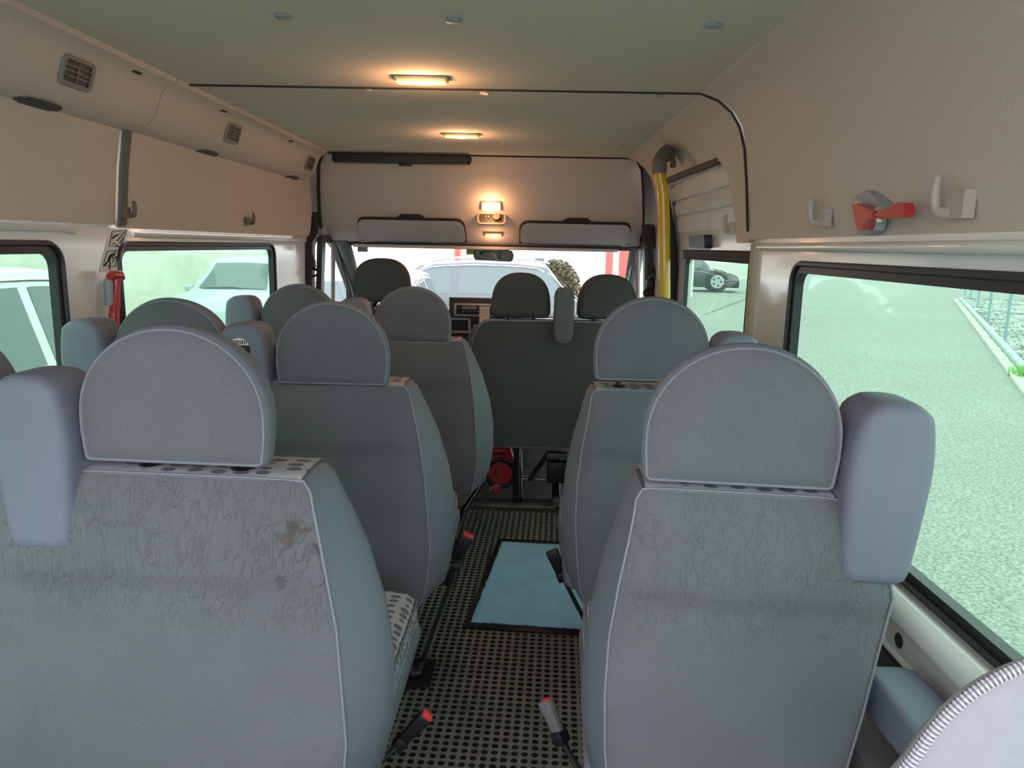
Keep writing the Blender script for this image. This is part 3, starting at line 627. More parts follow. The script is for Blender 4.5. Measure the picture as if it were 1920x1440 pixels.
def headrest(parent, x, dz=0, w=.147, z0=.952, z1=1.169, zs=1.028, taper=0, depth=.105, y0=0, flat=False, fab=None):
    o = [(px+x, pz+dz) for px, pz in head_outline(w, z0, z1, zs, taper)]
    if flat:
        h = ring_solid('headrest', o, o, [(0, .030, y0-.004), (0, .014, y0), (0, .004, y0+.012), (0, 0, y0+.03), (0, .0, y0+.06), (0, .012, y0+.085), (0, .035, y0+depth)], fab or FAB, parent, cap0=True)
        return h
    h = ring_solid('headrest', o, o, [(0, .012, y0+.004), (0, .007, y0+.002), (0, .002, y0+.008), (0, 0, y0+.018), (0, .003, y0+.040), (0, .009, y0+.065), (0, .020, y0+.084), (0, .045, y0+.096)], VIN, parent, cap0=False)
    pan = inset_loop(o, .0075); cx = sum(p[0] for p in pan)/len(pan); cz = sum(p[1] for p in pan)/len(pan)
    vs, fs = [(cx, y0-.010, cz)], []
    n = len(pan); fr = (.25, .5, .75, .92, 1.0)
    for q in fr:
        for p in pan: vs.append((cx+(p[0]-cx)*q, y0-.010*(1-q**3)+(0 if q < 1 else .004), cz+(p[1]-cz)*q))
    for k in range(n): fs.append((0, 1+k, 1+(k+1) % n))
    for j in range(len(fr)-1):
        for k in range(n): a, b = 1+j*n+k, 1+j*n+(k+1) % n; fs.append((a, a+n, b+n, b))
    raw('headrest_panel', vs, fs, fab or FAB, h, 60)
    pp = inset_loop(o, .0065); tube('piping', [(p[0], y0+.002, p[1]) for p in pp]+[(pp[0][0], y0+.002, pp[0][1])], .0016, PIPE, h, n=6, cap=False)
    return h
def posts(parent, x, dz=0, zb=.935, gap=.075, y=.055):
    for s in (-1, 1):
        tube('headrest_post', [(x+s*gap, y, zb-.02), (x+s*gap, y, zb+.06+dz)], .006, BLKM, parent, n=8)
        tube('post_bezel', [(x+s*gap, y, zb-.004), (x+s*gap, y, zb+.010), (x+s*gap, y, zb+.014)], [.024, .022, .016], BLACK, parent, n=14)
def wing(parent, x, side, zt=1.096, zb=.824):
    """side -1 sits left of the headrest; outer edge bulges then narrows down"""
    i = side*-1
    # (z, inner x, outer x) relative, outer along side
    prof = [(zb, -.040, .036), (zb+.006, -.045, .043), (zb+.05, -.048, .049), (zb+.12, -.050, .056), (zb+.17, -.051, .060), (zb+.215, -.046, .058), (zb+.25, -.038, .052), (zb+.268, -.030, .045), (zt, -.018, .030)]
    rings = []
    ta = [(p[0], p[1]) for p in prof]; tb = [(p[0], p[2]) for p in prof]
    zz = [zb, zb+.003, zb+.009]+[lerp(zb+.02, zt-.03, i/12) for i in range(13)]+[zt-.02, zt-.012, zt-.006, zt-.002, zt]
    def cur(tab, z): return sum(interp(tab, z+d) for d in (-.012, -.006, 0, .006, .012))/5
    for z in zz:
        dz = max(0, (zb+.012-z)/.012, (z-(zt-.022))/.022); e = .016*(1-math.sqrt(max(0, 1-dz*dz)))
        a, b = cur(ta, z)+e*.9-.006, cur(tb, z)-e*.9+.004
        x0, x1 = x+side*a, x+side*b
        if x0 > x1: x0, x1 = x1, x0
        d0, d1 = -.030+e, .085-e
        q = rrect(x0, d0, x1, d1, .018, 4); rings.append([(p[0], p[1], z) for p in q])
    o = loft('belt_tower', rings, WING, parent, ang=60)
    # forward bracket where the belt runs out towards the headrest
    xi = x-side*.045
    box('belt_slot', (xi-side*.004, .060, zb+.19), (.022, .035, .030), BLACK, o, bev=.008)
    return o
def side_curves(kind):
    # z : offset from the seat's outer reference for rear seam (a) and outer bolster (b)
    z = [.30, .34, .40, .50, .60, .70, .80, .86, .90, .925, .94]
    if kind == 'wide':
        a = [.205, .225, .240, .250, .243, .236, .225, .213, .203, .197, .185]
        b = [.215, .255, .292, .308, .308, .292, .262, .236, .216, .204, .188]
    elif kind == 'slim':
        a = [.120, .140, .158, .172, .178, .177, .168, .158, .152, .149, .140]
        b = [.130, .160, .190, .208, .210, .203, .186, .170, .160, .153, .142]
    else:
        a = [.150, .175, .195, .208, .222, .232, .236, .222, .185, .165, .150]
        b = [.155, .185, .205, .218, .228, .236, .232, .215, .185, .165, .150]
    return z, a, b
def outline(xl_, kl, xr_, kr):
    """clockwise from bottom left; xl_/xr_ the reference centres of the left and right sides"""
    z, la, lb = side_curves(kl); _, ra, rb = side_curves(kr)
    A = [(xl_-w, q) for w, q in zip(la, z)]; B = [(xl_-w, q) for w, q in zip(lb, z)]
    zz, ra_, rb_ = z[::-1], ra[::-1], rb[::-1]
    nt = 10
    for k in range(1, nt):
        A.append((lerp(xl_-la[-1], xr_+ra[-1], k/nt), .942)); B.append((lerp(xl_-lb[-1], xr_+rb[-1], k/nt), .940))
    A += [(xr_+w, q) for w, q in zip(ra_, zz)]; B += [(xr_+w, q) for w, q in zip(rb_, zz)]
    for k in range(1, nt):
        A.append((lerp(xr_+ra[0], xl_-la[0], k/nt), .298)); B.append((lerp(xr_+rb[0], xl_-lb[0], k/nt), .298))
    return A, B
def yback(z):
    return interp([(.29, .030), (.36, .012), (.50, .000), (.765, .000), (.783, -.009), (.80, -.015), (.86, -.010), (.92, .002), (.945, .012)], z)
def backrest(root, xl_, kl, xr_, kr, worn=None):
    A, B = outline(xl_, kl, xr_, kr)
    n = len(A)
    # body rings with per-vertex rear offset so panel and shell meet
    bm = bmesh.new(); R = []
    def inner(o, d): return inset_loop(o, d)
    for t, d, y, use in ((0, .010, .006, 1), (0, .001, .004, 1), (.25, 0, .025, .8), (.7, 0, .070, .4), (1, 0, .105, .2), (1, .004, .130, 0), (.95, .02, .150, 0), (.9, .05, .158, 0)):
        o = [(lerp(a[0], b[0], t), lerp(a[1], b[1], t)) for a, b in zip(A, B)]
        if d: o = inner(o, d)
        R.append([bm.verts.new((p[0], y+yback(p[1])*use, p[1])) for p in o])
    for a, b in zip(R, R[1:]):
        for k in range(n): bm.faces.new((a[k], a[(k+1) % n], b[(k+1) % n], b[k]))
    r = R[-1]; c = bm.verts.new((sum(v.co.x for v in r)/n, .135, .6))
    for k in range(n): bm.faces.new((r[k], r[(k+1) % n], c))
    sh = frombm('backrest', bm, VIN, root, 50)
    # fabric panel on the rear
    z, la, _ = side_curves(kl); _, ra, _ = side_curves(kr)
    zs = [lerp(.300, .940, k/40) for k in range(41)]; vs, fs = [], []; M = 24
    edge = [(q, yback(q)) for q in z]
    for q in zs:
        x0 = xl_-interp(list(zip(z, la)), q)+.002; x1 = xr_+interp(list(zip(z, ra)), q)-.002
        for k in range(M+1):
            t = k/M; e = (2*t-1); x = lerp(x0, x1, t)
            sag = .004*math.sin(x*23+1)*math.sin(q*31) if .45 < q < .8 else 0
            yb_ = lerp(yback(q), interp(edge, q), min(1, abs(e)**6)); vs.append((x, yb_-.004-.010*(1-abs(e)**5)*min(1, (q-.30)/.1)*min(1, (.945-q)/.05)+sag*.5+(.006 if abs(e) > .999 else 0), q))
    for j in range(40):
        for k in range(M): a = j*(M+1)+k; fs.append((a, a+1, a+M+2, a+M+1))
    raw('back_panel', vs, fs, {'stained': FABS, 'worn': FABW}.get(worn, FAB), sh, 60)
    lp_ = [(p[0], yback(p[1])+.001, p[1]) for p in A]
    tube('piping', lp_+[lp_[0]], .0022, PIPE, sh, n=6, cap=False)
    # dotted cloth strip on top
    x0, x1 = xl_-la[-1]+.004, xr_+ra[-1]-.004; vs, fs = [], []
    prof = [(.004, .9375), (.012, .9435), (.035, .9455), (.08, .946), (.12, .944), (.14, .935)]
    for k in range(13):
        for y, zz in prof: vs.append((lerp(x0, x1, k/12), y+.006, zz))
    for k in range(12):
        for j in range(len(prof)-1): a = k*len(prof)+j; fs.append((a, a+len(prof), a+len(prof)+1, a+1))
    raw('top_strip', vs, fs, DOTS, sh)
    return sh
def cushion(root, x0, x1):
    bm = bmesh.new(); bmbox(bm, ((x0+x1)/2, .36, .42), (x1-x0, .50, .13), .045, seg=4)
    o = frombm('seat_cushion', bm, DOTS, root)
    q = rrect(x0+.002, .112, x1-.002, .608, .05, 5); tube('piping', [(p[0], p[1], .462) for p in q]+[(q[0][0], q[0][1], .462)], .003, VIN, o, n=6, cap=False)
    bm = bmesh.new(); bmbox(bm, ((x0+x1)/2, .36, .375), (x1-x0+.012, .51, .075), .03, seg=3); frombm('cushion_side', bm, VIN, o)
    return o
def legs(root, xs):
    for x in xs:
        tube('leg', [(x, .12, .34), (x, .14, .03), (x+.01, .16, .012)], .014, BLKM, root, n=10)
        tube('leg', [(x, .52, .34), (x, .54, .02)], .014, BLKM, root, n=10)
        box('foot_plate', (x+.01, .20, .012), (.09, .16, .010), BLKM, root, bev=.002)
    tube('cross_tube', [(xs[0], .18, .31), (xs[-1], .18, .31)], .014, BLKM, root, n=10)
def double_seat(name, loc, rz, label, group, dxw=-.412, ry=0, hz=0, worn=None, hx=0):
    root = empty(name, loc, rz); root.rotation_euler.y = ry; tag(root, label, 'seat', group)
    backrest(root, dxw, 'slim', 0, 'wide', worn)
    for x, s in ((0, 1), (dxw, 1)):
        headrest(root, x+hx, dz=hz); posts(root, x)
    wing(root, -.216, -1)
    wing(root, dxw-.208, -1)
    cushion(root, dxw-.20, .275); legs(root, (dxw-.10, .12))
    return root
def single_seat(name, loc, rz, label, group, ry=0, worn=None, hz=0):
    root = empty(name, loc, rz); root.rotation_euler.y = ry; tag(root, label, 'seat', group)
    backrest(root, 0, 'slim', 0, 'wall', worn); headrest(root, 0, dz=hz); posts(root, 0, dz=hz); wing(root, .203, 1)
    cushion(root, -.19, .21); legs(root, (-.08, .12)); return root
G = 'grey passenger seats seen from behind'
L1 = double_seat('passenger_bench_seat', (-.53, 1.09, 0), -.02, 'nearest grey two-place bench seat at the left, back worn and stained', G, ry=.012, hz=.006, worn='stained', hx=-.012)
R1 = single_seat('single_passenger_seat', (.310, 1.07, 0), -.05, 'nearest grey single seat at the right beside the big window', G, ry=.016, worn='worn')
L2 = double_seat('passenger_bench_seat', (-.487, 1.87, 0), 0, 'middle row two-place grey bench seat with a barcode sticker on its inner wing', G, hz=-.014)
R2 = single_seat('single_passenger_seat', (.326, 1.87, 0), 0, 'further grey single seat on the right beside the blue carpet mat', G, hz=.014)
L3 = double_seat('passenger_bench_seat', (-.420, 2.80, 0), 0, 'furthest two-place grey bench seat on the left behind the driver seat', G, dxw=-.43, hz=-.024)
# barcode sticker on the middle bench's inner wing
def lbl():
    def w(px, py): v = at(px, py, Y=1.853); return (v.x+.487, v.y-1.87-.001, v.z)
    tw = [o for o in L2.children if o.name.startswith('belt_tower')][0]
    a, b = w(434, 632), w(472, 680); cx = (a[0]+b[0])/2
    o = plate('sticker', [(cx+.027*math.cos(t), (a[2]-.030)+.030*math.sin(t)) for t in [math.pi*k/10 for k in range(11)]]+[(cx-.027, b[2]-.02), (cx+.027, b[2]-.02)], [], .0008, lambda u, v, k: (u, -.0315+k, v), BLACK, tw)
    plate('barcode_field', [(cx+.024*math.cos(t), (a[2]-.018)+.018*math.sin(t)) for t in [math.pi*k/10 for k in range(11)]], [], .0006, lambda u, v, k: (u, -.0325+k, v), STKW, tw)
    for k in range(9): box('bar', (cx-.019+k*.0047, -.0330, a[2]-.0105), (.0018 if k % 3 else .003, .0006, .010), STKB, tw)
    random.seed(3)
    for r_ in range(6):
        l = random.uniform(.02, .04); box('text_line', (cx+random.uniform(-.004, .004), -.0325, a[2]-.026-r_*.0055), (l, .0006, .0018), STKW, tw)
lbl()
# stains on the nearest bench
def stains():
    bp = [o for o in L1.children if o.name.startswith('backrest')][0]
    bpn = [o for o in bp.children if o.name.startswith('back_panel')][0]
    nt = None
stains()
# cab bench with two headrests and a middle wing
def cab_bench():
    root = empty('cab_bench_seat', (.20, 3.53, 0)); tag(root, 'dark grey two-place front bench seat ahead of the aisle', 'seat')
    cx = .20
    A = []; B = []
    zl = [.335, .36, .42, .55, .70, .80, .86, .90, .93, .945, .952]; wl_ = [.425, .440, .448, .455, .455, .448, .440, .425, .405, .385, .355]
    for z, w in zip(zl, wl_): A.append((-w, z)); B.append((-w-.03+(.0 if z < .93 else .02), z))
    for k in range(1, 10): A.append((lerp(-.355, .355, k/10), .953)); B.append((lerp(-.365, .365, k/10), .950))
    for z, w in list(zip(zl, wl_))[::-1]: A.append((w, z)); B.append((w+.03-(.0 if z < .93 else .02), z))
    for k in range(1, 10): A.append((lerp(.425, -.425, k/10), .333)); B.append((lerp(.455, -.455, k/10), .333))
    fabd = mat('bench back cloth', (.06, .064, .066), .9, nscale=400, nvar=.08, bump=.3, bscale=500, dist=.001)
    b = ring_solid('backrest', A, B, [(0, .02, .0), (0, .006, .0), (.3, 0, .02), (.8, 0, .07), (1, 0, .10), (1, .02, .13), (1, .06, .14)], fabd, root, cap0=True)
    side = tube('side_piping', [(p[0], .012, p[1]) for p in A]+[(A[0][0], .012, A[0][1])], .004, PIPE, b, n=6, cap=False)
    for x in (-.216, .193):
        headrest(root, x, w=.150, z0=.965, z1=1.178, zs=1.06, taper=.18, flat=True, fab=fabd); posts(root, x, zb=.945, gap=.06)
    prof = [(.855, .028), (.862, .040), (.90, .047), (.98, .048), (1.08, .046), (1.10, .040), (1.113, .028)]
    loft('belt_tower', [[(p[0]-.012, p[1], z) for p in rrect(-w, -.035, w, .045, .015, 4)] for z, w in prof], mat('dark wing plastic', (.10, .105, .115), .6), root, ang=60)
    box('seat_cushion', (0, .33, .40), (.88, .50, .12), fabd, root, bev=.03)
    box('top_rail', (0, .08, .958), (.50, .012, .008), CHR, root, bev=.002)
    for x in (-.22, .22): tube('leg', [(x, .1, .35), (x, .12, -.0)], .018, BLKM, root)
cab_bench()
def driver_seat():
    root = empty('driver_seat', (-.722, 3.76, 0)); tag(root, 'dark grey driver seat at the front left below the sun visor', 'seat')
    fabd = bpy.data.materials['bench back cloth']
    zl = [.35, .45, .60, .75, .85, .92, .955, .968]; w_ = [.20, .235, .25, .245, .225, .20, .17, .14]
    A = [(-w, z) for w, z in zip(w_, zl)]+[(lerp(-.14, .14, k/8), .970) for k in range(1, 8)]+[(w, z) for w, z in zip(w_[::-1], zl[::-1])]+[(lerp(.2, -.2, k/8), .348) for k in range(1, 8)]
    ring_solid('backrest', A, A, [(0, .02, 0), (0, .005, .004), (0, 0, .03), (0, 0, .09), (0, .03, .13)], fabd, root, cap0=True)
    headrest(root, 0, dz=.050, w=.150, z0=.957, z1=1.178, zs=1.05, taper=.08, flat=True, fab=fabd); posts(root, 0, dz=.06, zb=.965, gap=.06)
    box('seat_cushion', (0, .33, .40), (.46, .5, .12), fabd, root, bev=.03)
    box('seat_base', (0, .30, .16), (.40, .4, .34), BLACK, root, bev=.02)
driver_seat()
# foreground seat edge, lower right
def fore():
    root = empty('rear_row_seat', (.52, .60, .60)); tag(root, 'pale grey padded seat edge with ribbed piping in the lower right corner', 'seat')
    o0 = Vector((.52, .60, .60))
    edge = [at(1560, 1560, Y=.60), at(1640, 1500, Y=.60), at(1700, 1438, Y=.60), at(1748, 1372, Y=.60), at(1800, 1318, Y=.60), at(1858, 1278, Y=.60), at(1925, 1247, Y=.60), at(2000, 1225, Y=.60), at(2100, 1215, Y=.60), at(2250, 1225, Y=.60)]
    e = spline([p-o0 for p in edge], 6)
    c = Vector((.12, 0, .10))
    fm = mat('pale seat vinyl', (.38, .36, .42), .6, nscale=60, nvar=.03, bump=.15, bscale=500, dist=.0008)
    rings = []
    for q, y in ((1.0, .010), (.99, .0), (.96, -.008), (.85, -.018), (.6, -.03), (.3, -.035), (.02, -.036)):
        rings.append([Vector((c.x, 0, c.z-.25))+(Vector((p.x, 0, p.z))-Vector((c.x, 0, c.z-.25)))*q+Vector((0, y, 0)) for p in e])
    cc = Vector((c.x, 0, c.z-.25))
    back = [[cc+(Vector((p.x, 0, p.z))-cc)*q+Vector((0, y, 0)) for p in e] for q, y in ((.985, .02), (.93, .05), (.85, .08))]
    loft('pad', list(reversed(back))+rings, fm, root, closed=False, caps=False, ang=80)
    pm_ = mat('piping ribs pale', (.62, .60, .66), .6); pd = mat('piping ribs dark', (.22, .20, .25), .7)
    tube('piping', [p+Vector((0, .0, .001)) for p in e], .0045, pd, root, n=8)
    L = 0; nxt = 0
    for a, b in zip(e, e[1:]):
        sg = (b-a).length
        while nxt < L+sg:
            p = a+(b-a)*((nxt-L)/sg); d = (b-a).normalized(); n_ = Vector((-d.z, 0, d.x))
            ob = tube('piping_rib', [p-d*.0010+Vector((0, -.0, 0)), p+d*.0010], .0056, pm_, root, n=8); nxt += .0042
        L += sg
fore()
# belt anchor box at lower right
def anchor():
    X = .6
    root = empty('belt_anchor_cover', (.62, 1.05, .52)); tag(root, 'blue grey plastic belt cover with a round hole below the big right window', 'cover')
    o0 = Vector((.62, 1.05, .52))
    near = [at(1640, 1300, X=.575), at(1640, 1262, X=.60)]
    P = [Vector((-.03, .08, -.03)), ]
    rings = []
    for y, zt, zb, x0, x1 in ((.12, .085, .000, -.030, .045), (.10, .093, -.010, -.035, .050), (.05, .095, -.015, -.036, .052), (-.03, .09, -.012, -.034, .052), (-.07, .08, -.010, -.026, .052), (-.10, .06, -.01, -.01, .048), (-.11, .05, .0, .0, .045)):
        q = rrect(x0, zb+.035, x1, zt+.006, .012, 4); rings.append([(p[0], y, p[1]) for p in q])
    b = loft('cover_body', rings, WING, root, ang=60)
    disc('hole', (-.026, -.060, .055), (-1, -.6, 0), .016, .003, BLACK, b)
    disc('hole_rim', (-.024, -.058, .055), (-1, -.6, 0), .020, .002, WING, b)
    tube('belt', spline([(-.03, .10, .06), (-.06, .13, .03), (-.05, .15, -.03), (-.08, .16, -.08)], 5), .02, mat('brown belt', (.10, .085, .085), .8), root, n=8, sx=1, sy=.25)
    tag(box('wheel_box', (.632, 1.0, .24), (.12, .9, .48), mat('brown grey liner', (.20, .175, .185), .8), bev=.03), 'dark brown liner box on the floor along the right wall', 'box')
anchor()
# ------------------------------------------------------------------ buckles
def buckle(label, tip, base, anchor_pt, face='red', size=(.036, .022, .075), body=BLACK, slots=True):
    tip, base, an = Vector(tip), Vector(base), Vector(anchor_pt)
    root = empty('seat_belt_buckle', base); tag(root, label, 'buckle', 'seat belt buckles along the aisle')
    d = (tip-base); L = d.length; q = d.to_track_quat('Z', 'X').to_matrix().to_4x4()
    w, t, _ = size
    bm = bmesh.new(); bmbox(bm, (0, 0, L*.5), (w, t, L), .006)
    for v in bm.verts:
        k = v.co.z/L; s = .72+.28*k; v.co.x *= s; v.co.y *= s
    bmesh.ops.transform(bm, matrix=q, verts=bm.verts)
    o = frombm('buckle_body', bm, body, root)
    if face == 'red': box('release_button', q @ Vector((0, 0, L)), (w*.72, t*.8, .012), REDB, root, bev=.002, rot=q)
    elif face == 'edge': box('release_button', q @ Vector((w*.1, 0, L)), (w*.6, t*.5, .004), REDB, root, bev=.001, rot=q)
    a = an-base
    box('stalk_boot', q @ Vector((0, 0, -.008)), (w*.8, t*1.3, .03), BLACK, root, bev=.004, rot=q)
    tube('stalk', spline([(0, 0, 0), tuple((a*.4+(tip-base)*-.15)), tuple(a)], 6), .0065, BLACK, root, n=8)
    return root
P_ = lambda px, py, Y: at(px, py, Y=Y)
buckle('black buckle with red button beside the nearest left bench', P_(800, 1342, 1.42), P_(755, 1388, 1.42), P_(690, 1450, 1.36), size=(.034, .022, .07))
buckle('grey faced buckle beside the nearest right seat', P_(1022, 1312, 1.46), P_(1048, 1375, 1.44), P_(1090, 1450, 1.40), face='edge', body=mat('buckle grey', (.20, .18, .19), .35), size=(.034, .024, .07))
buckle('black buckle with red button beside the middle left bench', P_(878, 1004, 2.22), P_(852, 1050, 2.22), P_(842, 1070, 2.2), size=(.046, .03, .07))
buckle('plain black buckle standing over the blue mat by the further right seat', P_(1034, 1032, 2.12), P_(1052, 1075, 2.12), P_(1100, 1170, 2.0), face='none', size=(.040, .026, .07))
# floor anchor: plate, bolt, long black rod up to the middle bench
def rod():
    pl = at(780, 1265, Z=.012)
    root = empty('floor_belt_anchor', pl); tag(root, 'black floor plate with a bolt and long thin rod leading up to the middle bench', 'anchor')
    cs = [at(752, 1238, Z=.012)-pl, at(819, 1238, Z=.012)-pl, at(806, 1289, Z=.012)-pl, at(735, 1289, Z=.012)-pl]
    vs = [c+Vector((0, 0, z)) for z in (0, .006) for c in cs]
    raw('plate', vs, [(0, 1, 2, 3), (4, 5, 6, 7), (0, 1, 5, 4), (1, 2, 6, 5), (2, 3, 7, 6), (3, 0, 4, 7)], BLKM, root)
    disc('bolt', at(771, 1260, Z=.02)-pl, (0, 0, 1), .014, .010, GALV, root, n=6)
    pts = [at(772, 1264, Z=.03)-pl, at(785, 1262, Z=.035)-pl, P_(793, 1240, 2.12)-pl, P_(800, 1215, 2.12)-pl, P_(825, 1150, 2.14)-pl, P_(853, 1075, 2.18)-pl, P_(858, 1050, 2.2)-pl]
    tube('rod', pts, [.010, .010, .009, .006, .006, .006, .006], BLACK, root, n=8)
    q = P_(848, 1060, 2.2)-pl; box('strap_clamp', q, (.055, .04, .03), BLACK, root, bev=.004)
    tube('clamp_ring', [q+Vector((-.01, 0, -.01)), q+Vector((-.025, 0, -.06))], .016, BLKM, root)
rod()
for pts, lb in (([(884, 1003), (880, 990), (868, 985), (866, 1000)], 'thin black wire loop above the red topped buckle of the middle bench'), ([(885, 945), (904, 952), (898, 972), (880, 975), (872, 968)], 'thin black wire loop on the floor by the furthest bench')):
    yy = 2.23 if pts[0][1] > 980 else 2.95
    o = tube('wire_loop', spline([P_(x, y, yy) for x, y in pts], 5), .0025, BLACK, n=6); tag(o, lb, 'wire')
tag(tube('seat_rail', [P_(905, 905, 3.0), P_(868, 960, 2.95), P_(850, 1010, 2.6)], .012, BLKM), 'dark slanted strut at the aisle foot of the furthest bench', 'strut')
# ------------------------------------------------------------------ blue carpet mat
def carpet():
    c = [at(940, 1015, Z=.014), at(1062, 1020, Z=.014), at(1098, 1183, Z=.014), at(880, 1168, Z=.014)]
    a, d = c[0], c[3]; b2 = a+(at(1062, 1021, Z=.014)-a)*1.5; c2 = d+(at(1095, 1182, Z=.014)-d)*1.12
    cen = (a+b2+c2+d)/4; root = empty('carpet_mat', (cen.x, cen.y, .0)); tag(root, 'small blue carpet mat with black rubber rim lying in the aisle', 'mat')
    def quad(e, z0, z1, name, mt, n=1, rough=0):
        P = [p-cen+(p-cen).normalized()*e for p in (a, b2, c2, d)]
        vs, fs = [], []; N = n
        for i in range(N+1):
            for j in range(N+1):
                u, v = i/N, j/N; p = P[0].lerp(P[1], u).lerp(P[3].lerp(P[2], u), v)
                if rough and (i in (0, N) or j in (0, N)): p = p+Vector((random.uniform(-1, 1), random.uniform(-1, 1), 0))*rough
                vs.append((p.x, p.y, z1+(random.uniform(-.0006, .0006) if rough else 0)))
        for i in range(N):
            for j in range(N): q = i*(N+1)+j; fs.append((q, q+N+1, q+N+2, q+1))
        o = raw(name, vs, fs, mt, root); m_ = o.modifiers.new('s', 'SOLIDIFY'); m_.thickness = z1-z0; m_.offset = -1 if True else 1
        return o
    quad(.034, .0065, .0105, 'rubber_rim', BLACK); quad(-.008, .0105, .0165, 'carpet_pile', CARPET, 36, .0025)
    for x, y in ((1052, 1129), (1058, 1131), (1046, 1127), (908, 1104)):
        q = at(x, y, Z=.018); o = box('crumb', q-Vector((cen.x, cen.y, 0)), (.006, .004, .003), PAPER, root, bev=.001)
carpet()
# ------------------------------------------------------------------ things under the cab bench
root = empty('fire_extinguisher', (-.12, 3.80, .0)); tag(root, 'red extinguisher cylinder lying under the cab bench seen end on', 'extinguisher')
e0 = P_(938, 888, 3.75)-Vector((-.12, 3.80, 0))
tube('cylinder', [e0, e0+Vector((0, .30, .02)), e0+Vector((0, .33, .02))], [.062, .062, .04], RED, root, n=24)
tube('rubber_ring', [e0+Vector((.075*math.cos(t), .01, .075*math.sin(t))) for t in [2*math.pi*k/24 for k in range(25)]], .012, BLACK, root, n=8)
tube('upper_hose', [e0+Vector((-.04, .02, .12)), e0+Vector((.03, .02, .13)), e0+Vector((.05, .03, .06))], .03, RED, root)
box('red_lever', P_(931, 917, 3.70)-Vector((-.12, 3.80, 0)), (.034, .012, .05), RED, root, bev=.004)
tube('steel_hook', [P_(934, 852, 3.68)-Vector((-.12, 3.80, 0)), P_(931, 880, 3.68)-Vector((-.12, 3.80, 0)), P_(931, 905, 3.68)-Vector((-.12, 3.80, 0)), P_(918, 920, 3.68)-Vector((-.12, 3.80, 0))], .004, CHR, root, n=6)
root = empty('bench_base_frame', (.1, 3.72, -.1)); tag(root, 'black tubular support frame with braces under the cab bench', 'frame')
bo = Vector((.1, 3.72, -.1))
tube('upright', [P_(972, 842, 3.7)-bo, P_(972, 940, 3.7)-bo], .020, BLKM, root)
tube('upright', [P_(1044, 850, 3.7)-bo, P_(1042, 940, 3.7)-bo], .022, BLKM, root)
tube('brace', [P_(1030, 848, 3.7)-bo, P_(992, 900, 3.7)-bo], .013, BLKM, root)
tube('brace', [P_(1060, 852, 3.7)-bo, P_(1090, 890, 3.7)-bo], .013, BLKM, root)
tube('chrome_rod', [P_(978, 898, 3.74)-bo, P_(1090, 900, 3.74)-bo], .005, CHR, root, n=6)
tube('chrome_rod', [P_(980, 893, 3.76)-bo, P_(1090, 893, 3.76)-bo], .003, CHR, root, n=6)
bx = P_(1044, 884, 3.66)-bo; box('latch_box', bx, (.10, .06, .11), BLACK, root, bev=.006)
bx = P_(1044, 853, 3.68)-bo; box('pivot', bx, (.11, .05, .03), GALV, root, bev=.006)
bx = P_(1045, 943, 3.62)-bo; box('floor_catch', bx, (.05, .05, .06), GALV, root, bev=.008)
o = box('cab_heat_shield', (.12, 4.30, .17), (.50, .02, .34), GALV, bev=.006); tag(o, 'dull metal panel in the dark behind the bench frame', 'panel')
o = box('cab_step', (-.02, 3.72, -.02), (.55, .05, .02), BLACK, bev=.006); tag(o, 'black rubber step edge in front of the perforated mat', 'step edge')
# ------------------------------------------------------------------ hammers, hooks, stickers
def hook(p, side, label, k=1.0, mt=HOOK, flip=1):
    root = empty('coat_hook', p); tag(root, label, 'hook')
    s = -side
    base = [(0, -.030), (.048, -.030), (.060, -.022), (.062, .012), (.056, .018), (.010, .018), (.0, .02)]
    plate('hook_base', [(u*k*flip-.02*k*flip, v*k) for u, v in base], [], .022*k, lambda u, v, w: (s*(.022*k-w), u, v), mt, root)
    tube('hook_prong', spline([(s*.012*k, .028*k*-1*flip*-1, -.02*k), (s*.030*k, .05*k*flip, -.014*k), (s*.036*k, .052*k*flip, .02*k), (s*.034*k, .050*k*flip, .05*k)], 5), [.014*k]*6+[.012*k]*6+[.010*k]*3+[.007*k], mt, root, n=10, sx=1, sy=.8)
for px, py, X, sd, lb, k in ((1555, 405, .688, 1, 'small grey coat hook on the right panel left of the red hammer', .78), (1818, 378, .689, 1, 'large looking grey coat hook on the right panel right of the red hammer', .86),
                             (1381, 425, .70, 1, 'grey coat hook at the foot of the trim post by the sliding door', .8),
                             (228, 396, -1.165, -1, 'grey coat hook on the left panel just ahead of the vertical trim', .62), (461, 413, -1.165, -1, 'grey coat hook on the left panel near the cab', .62)):
    hook(at(px, py, X=X), sd, lb, k, HOOK if sd > 0 else GREYF)
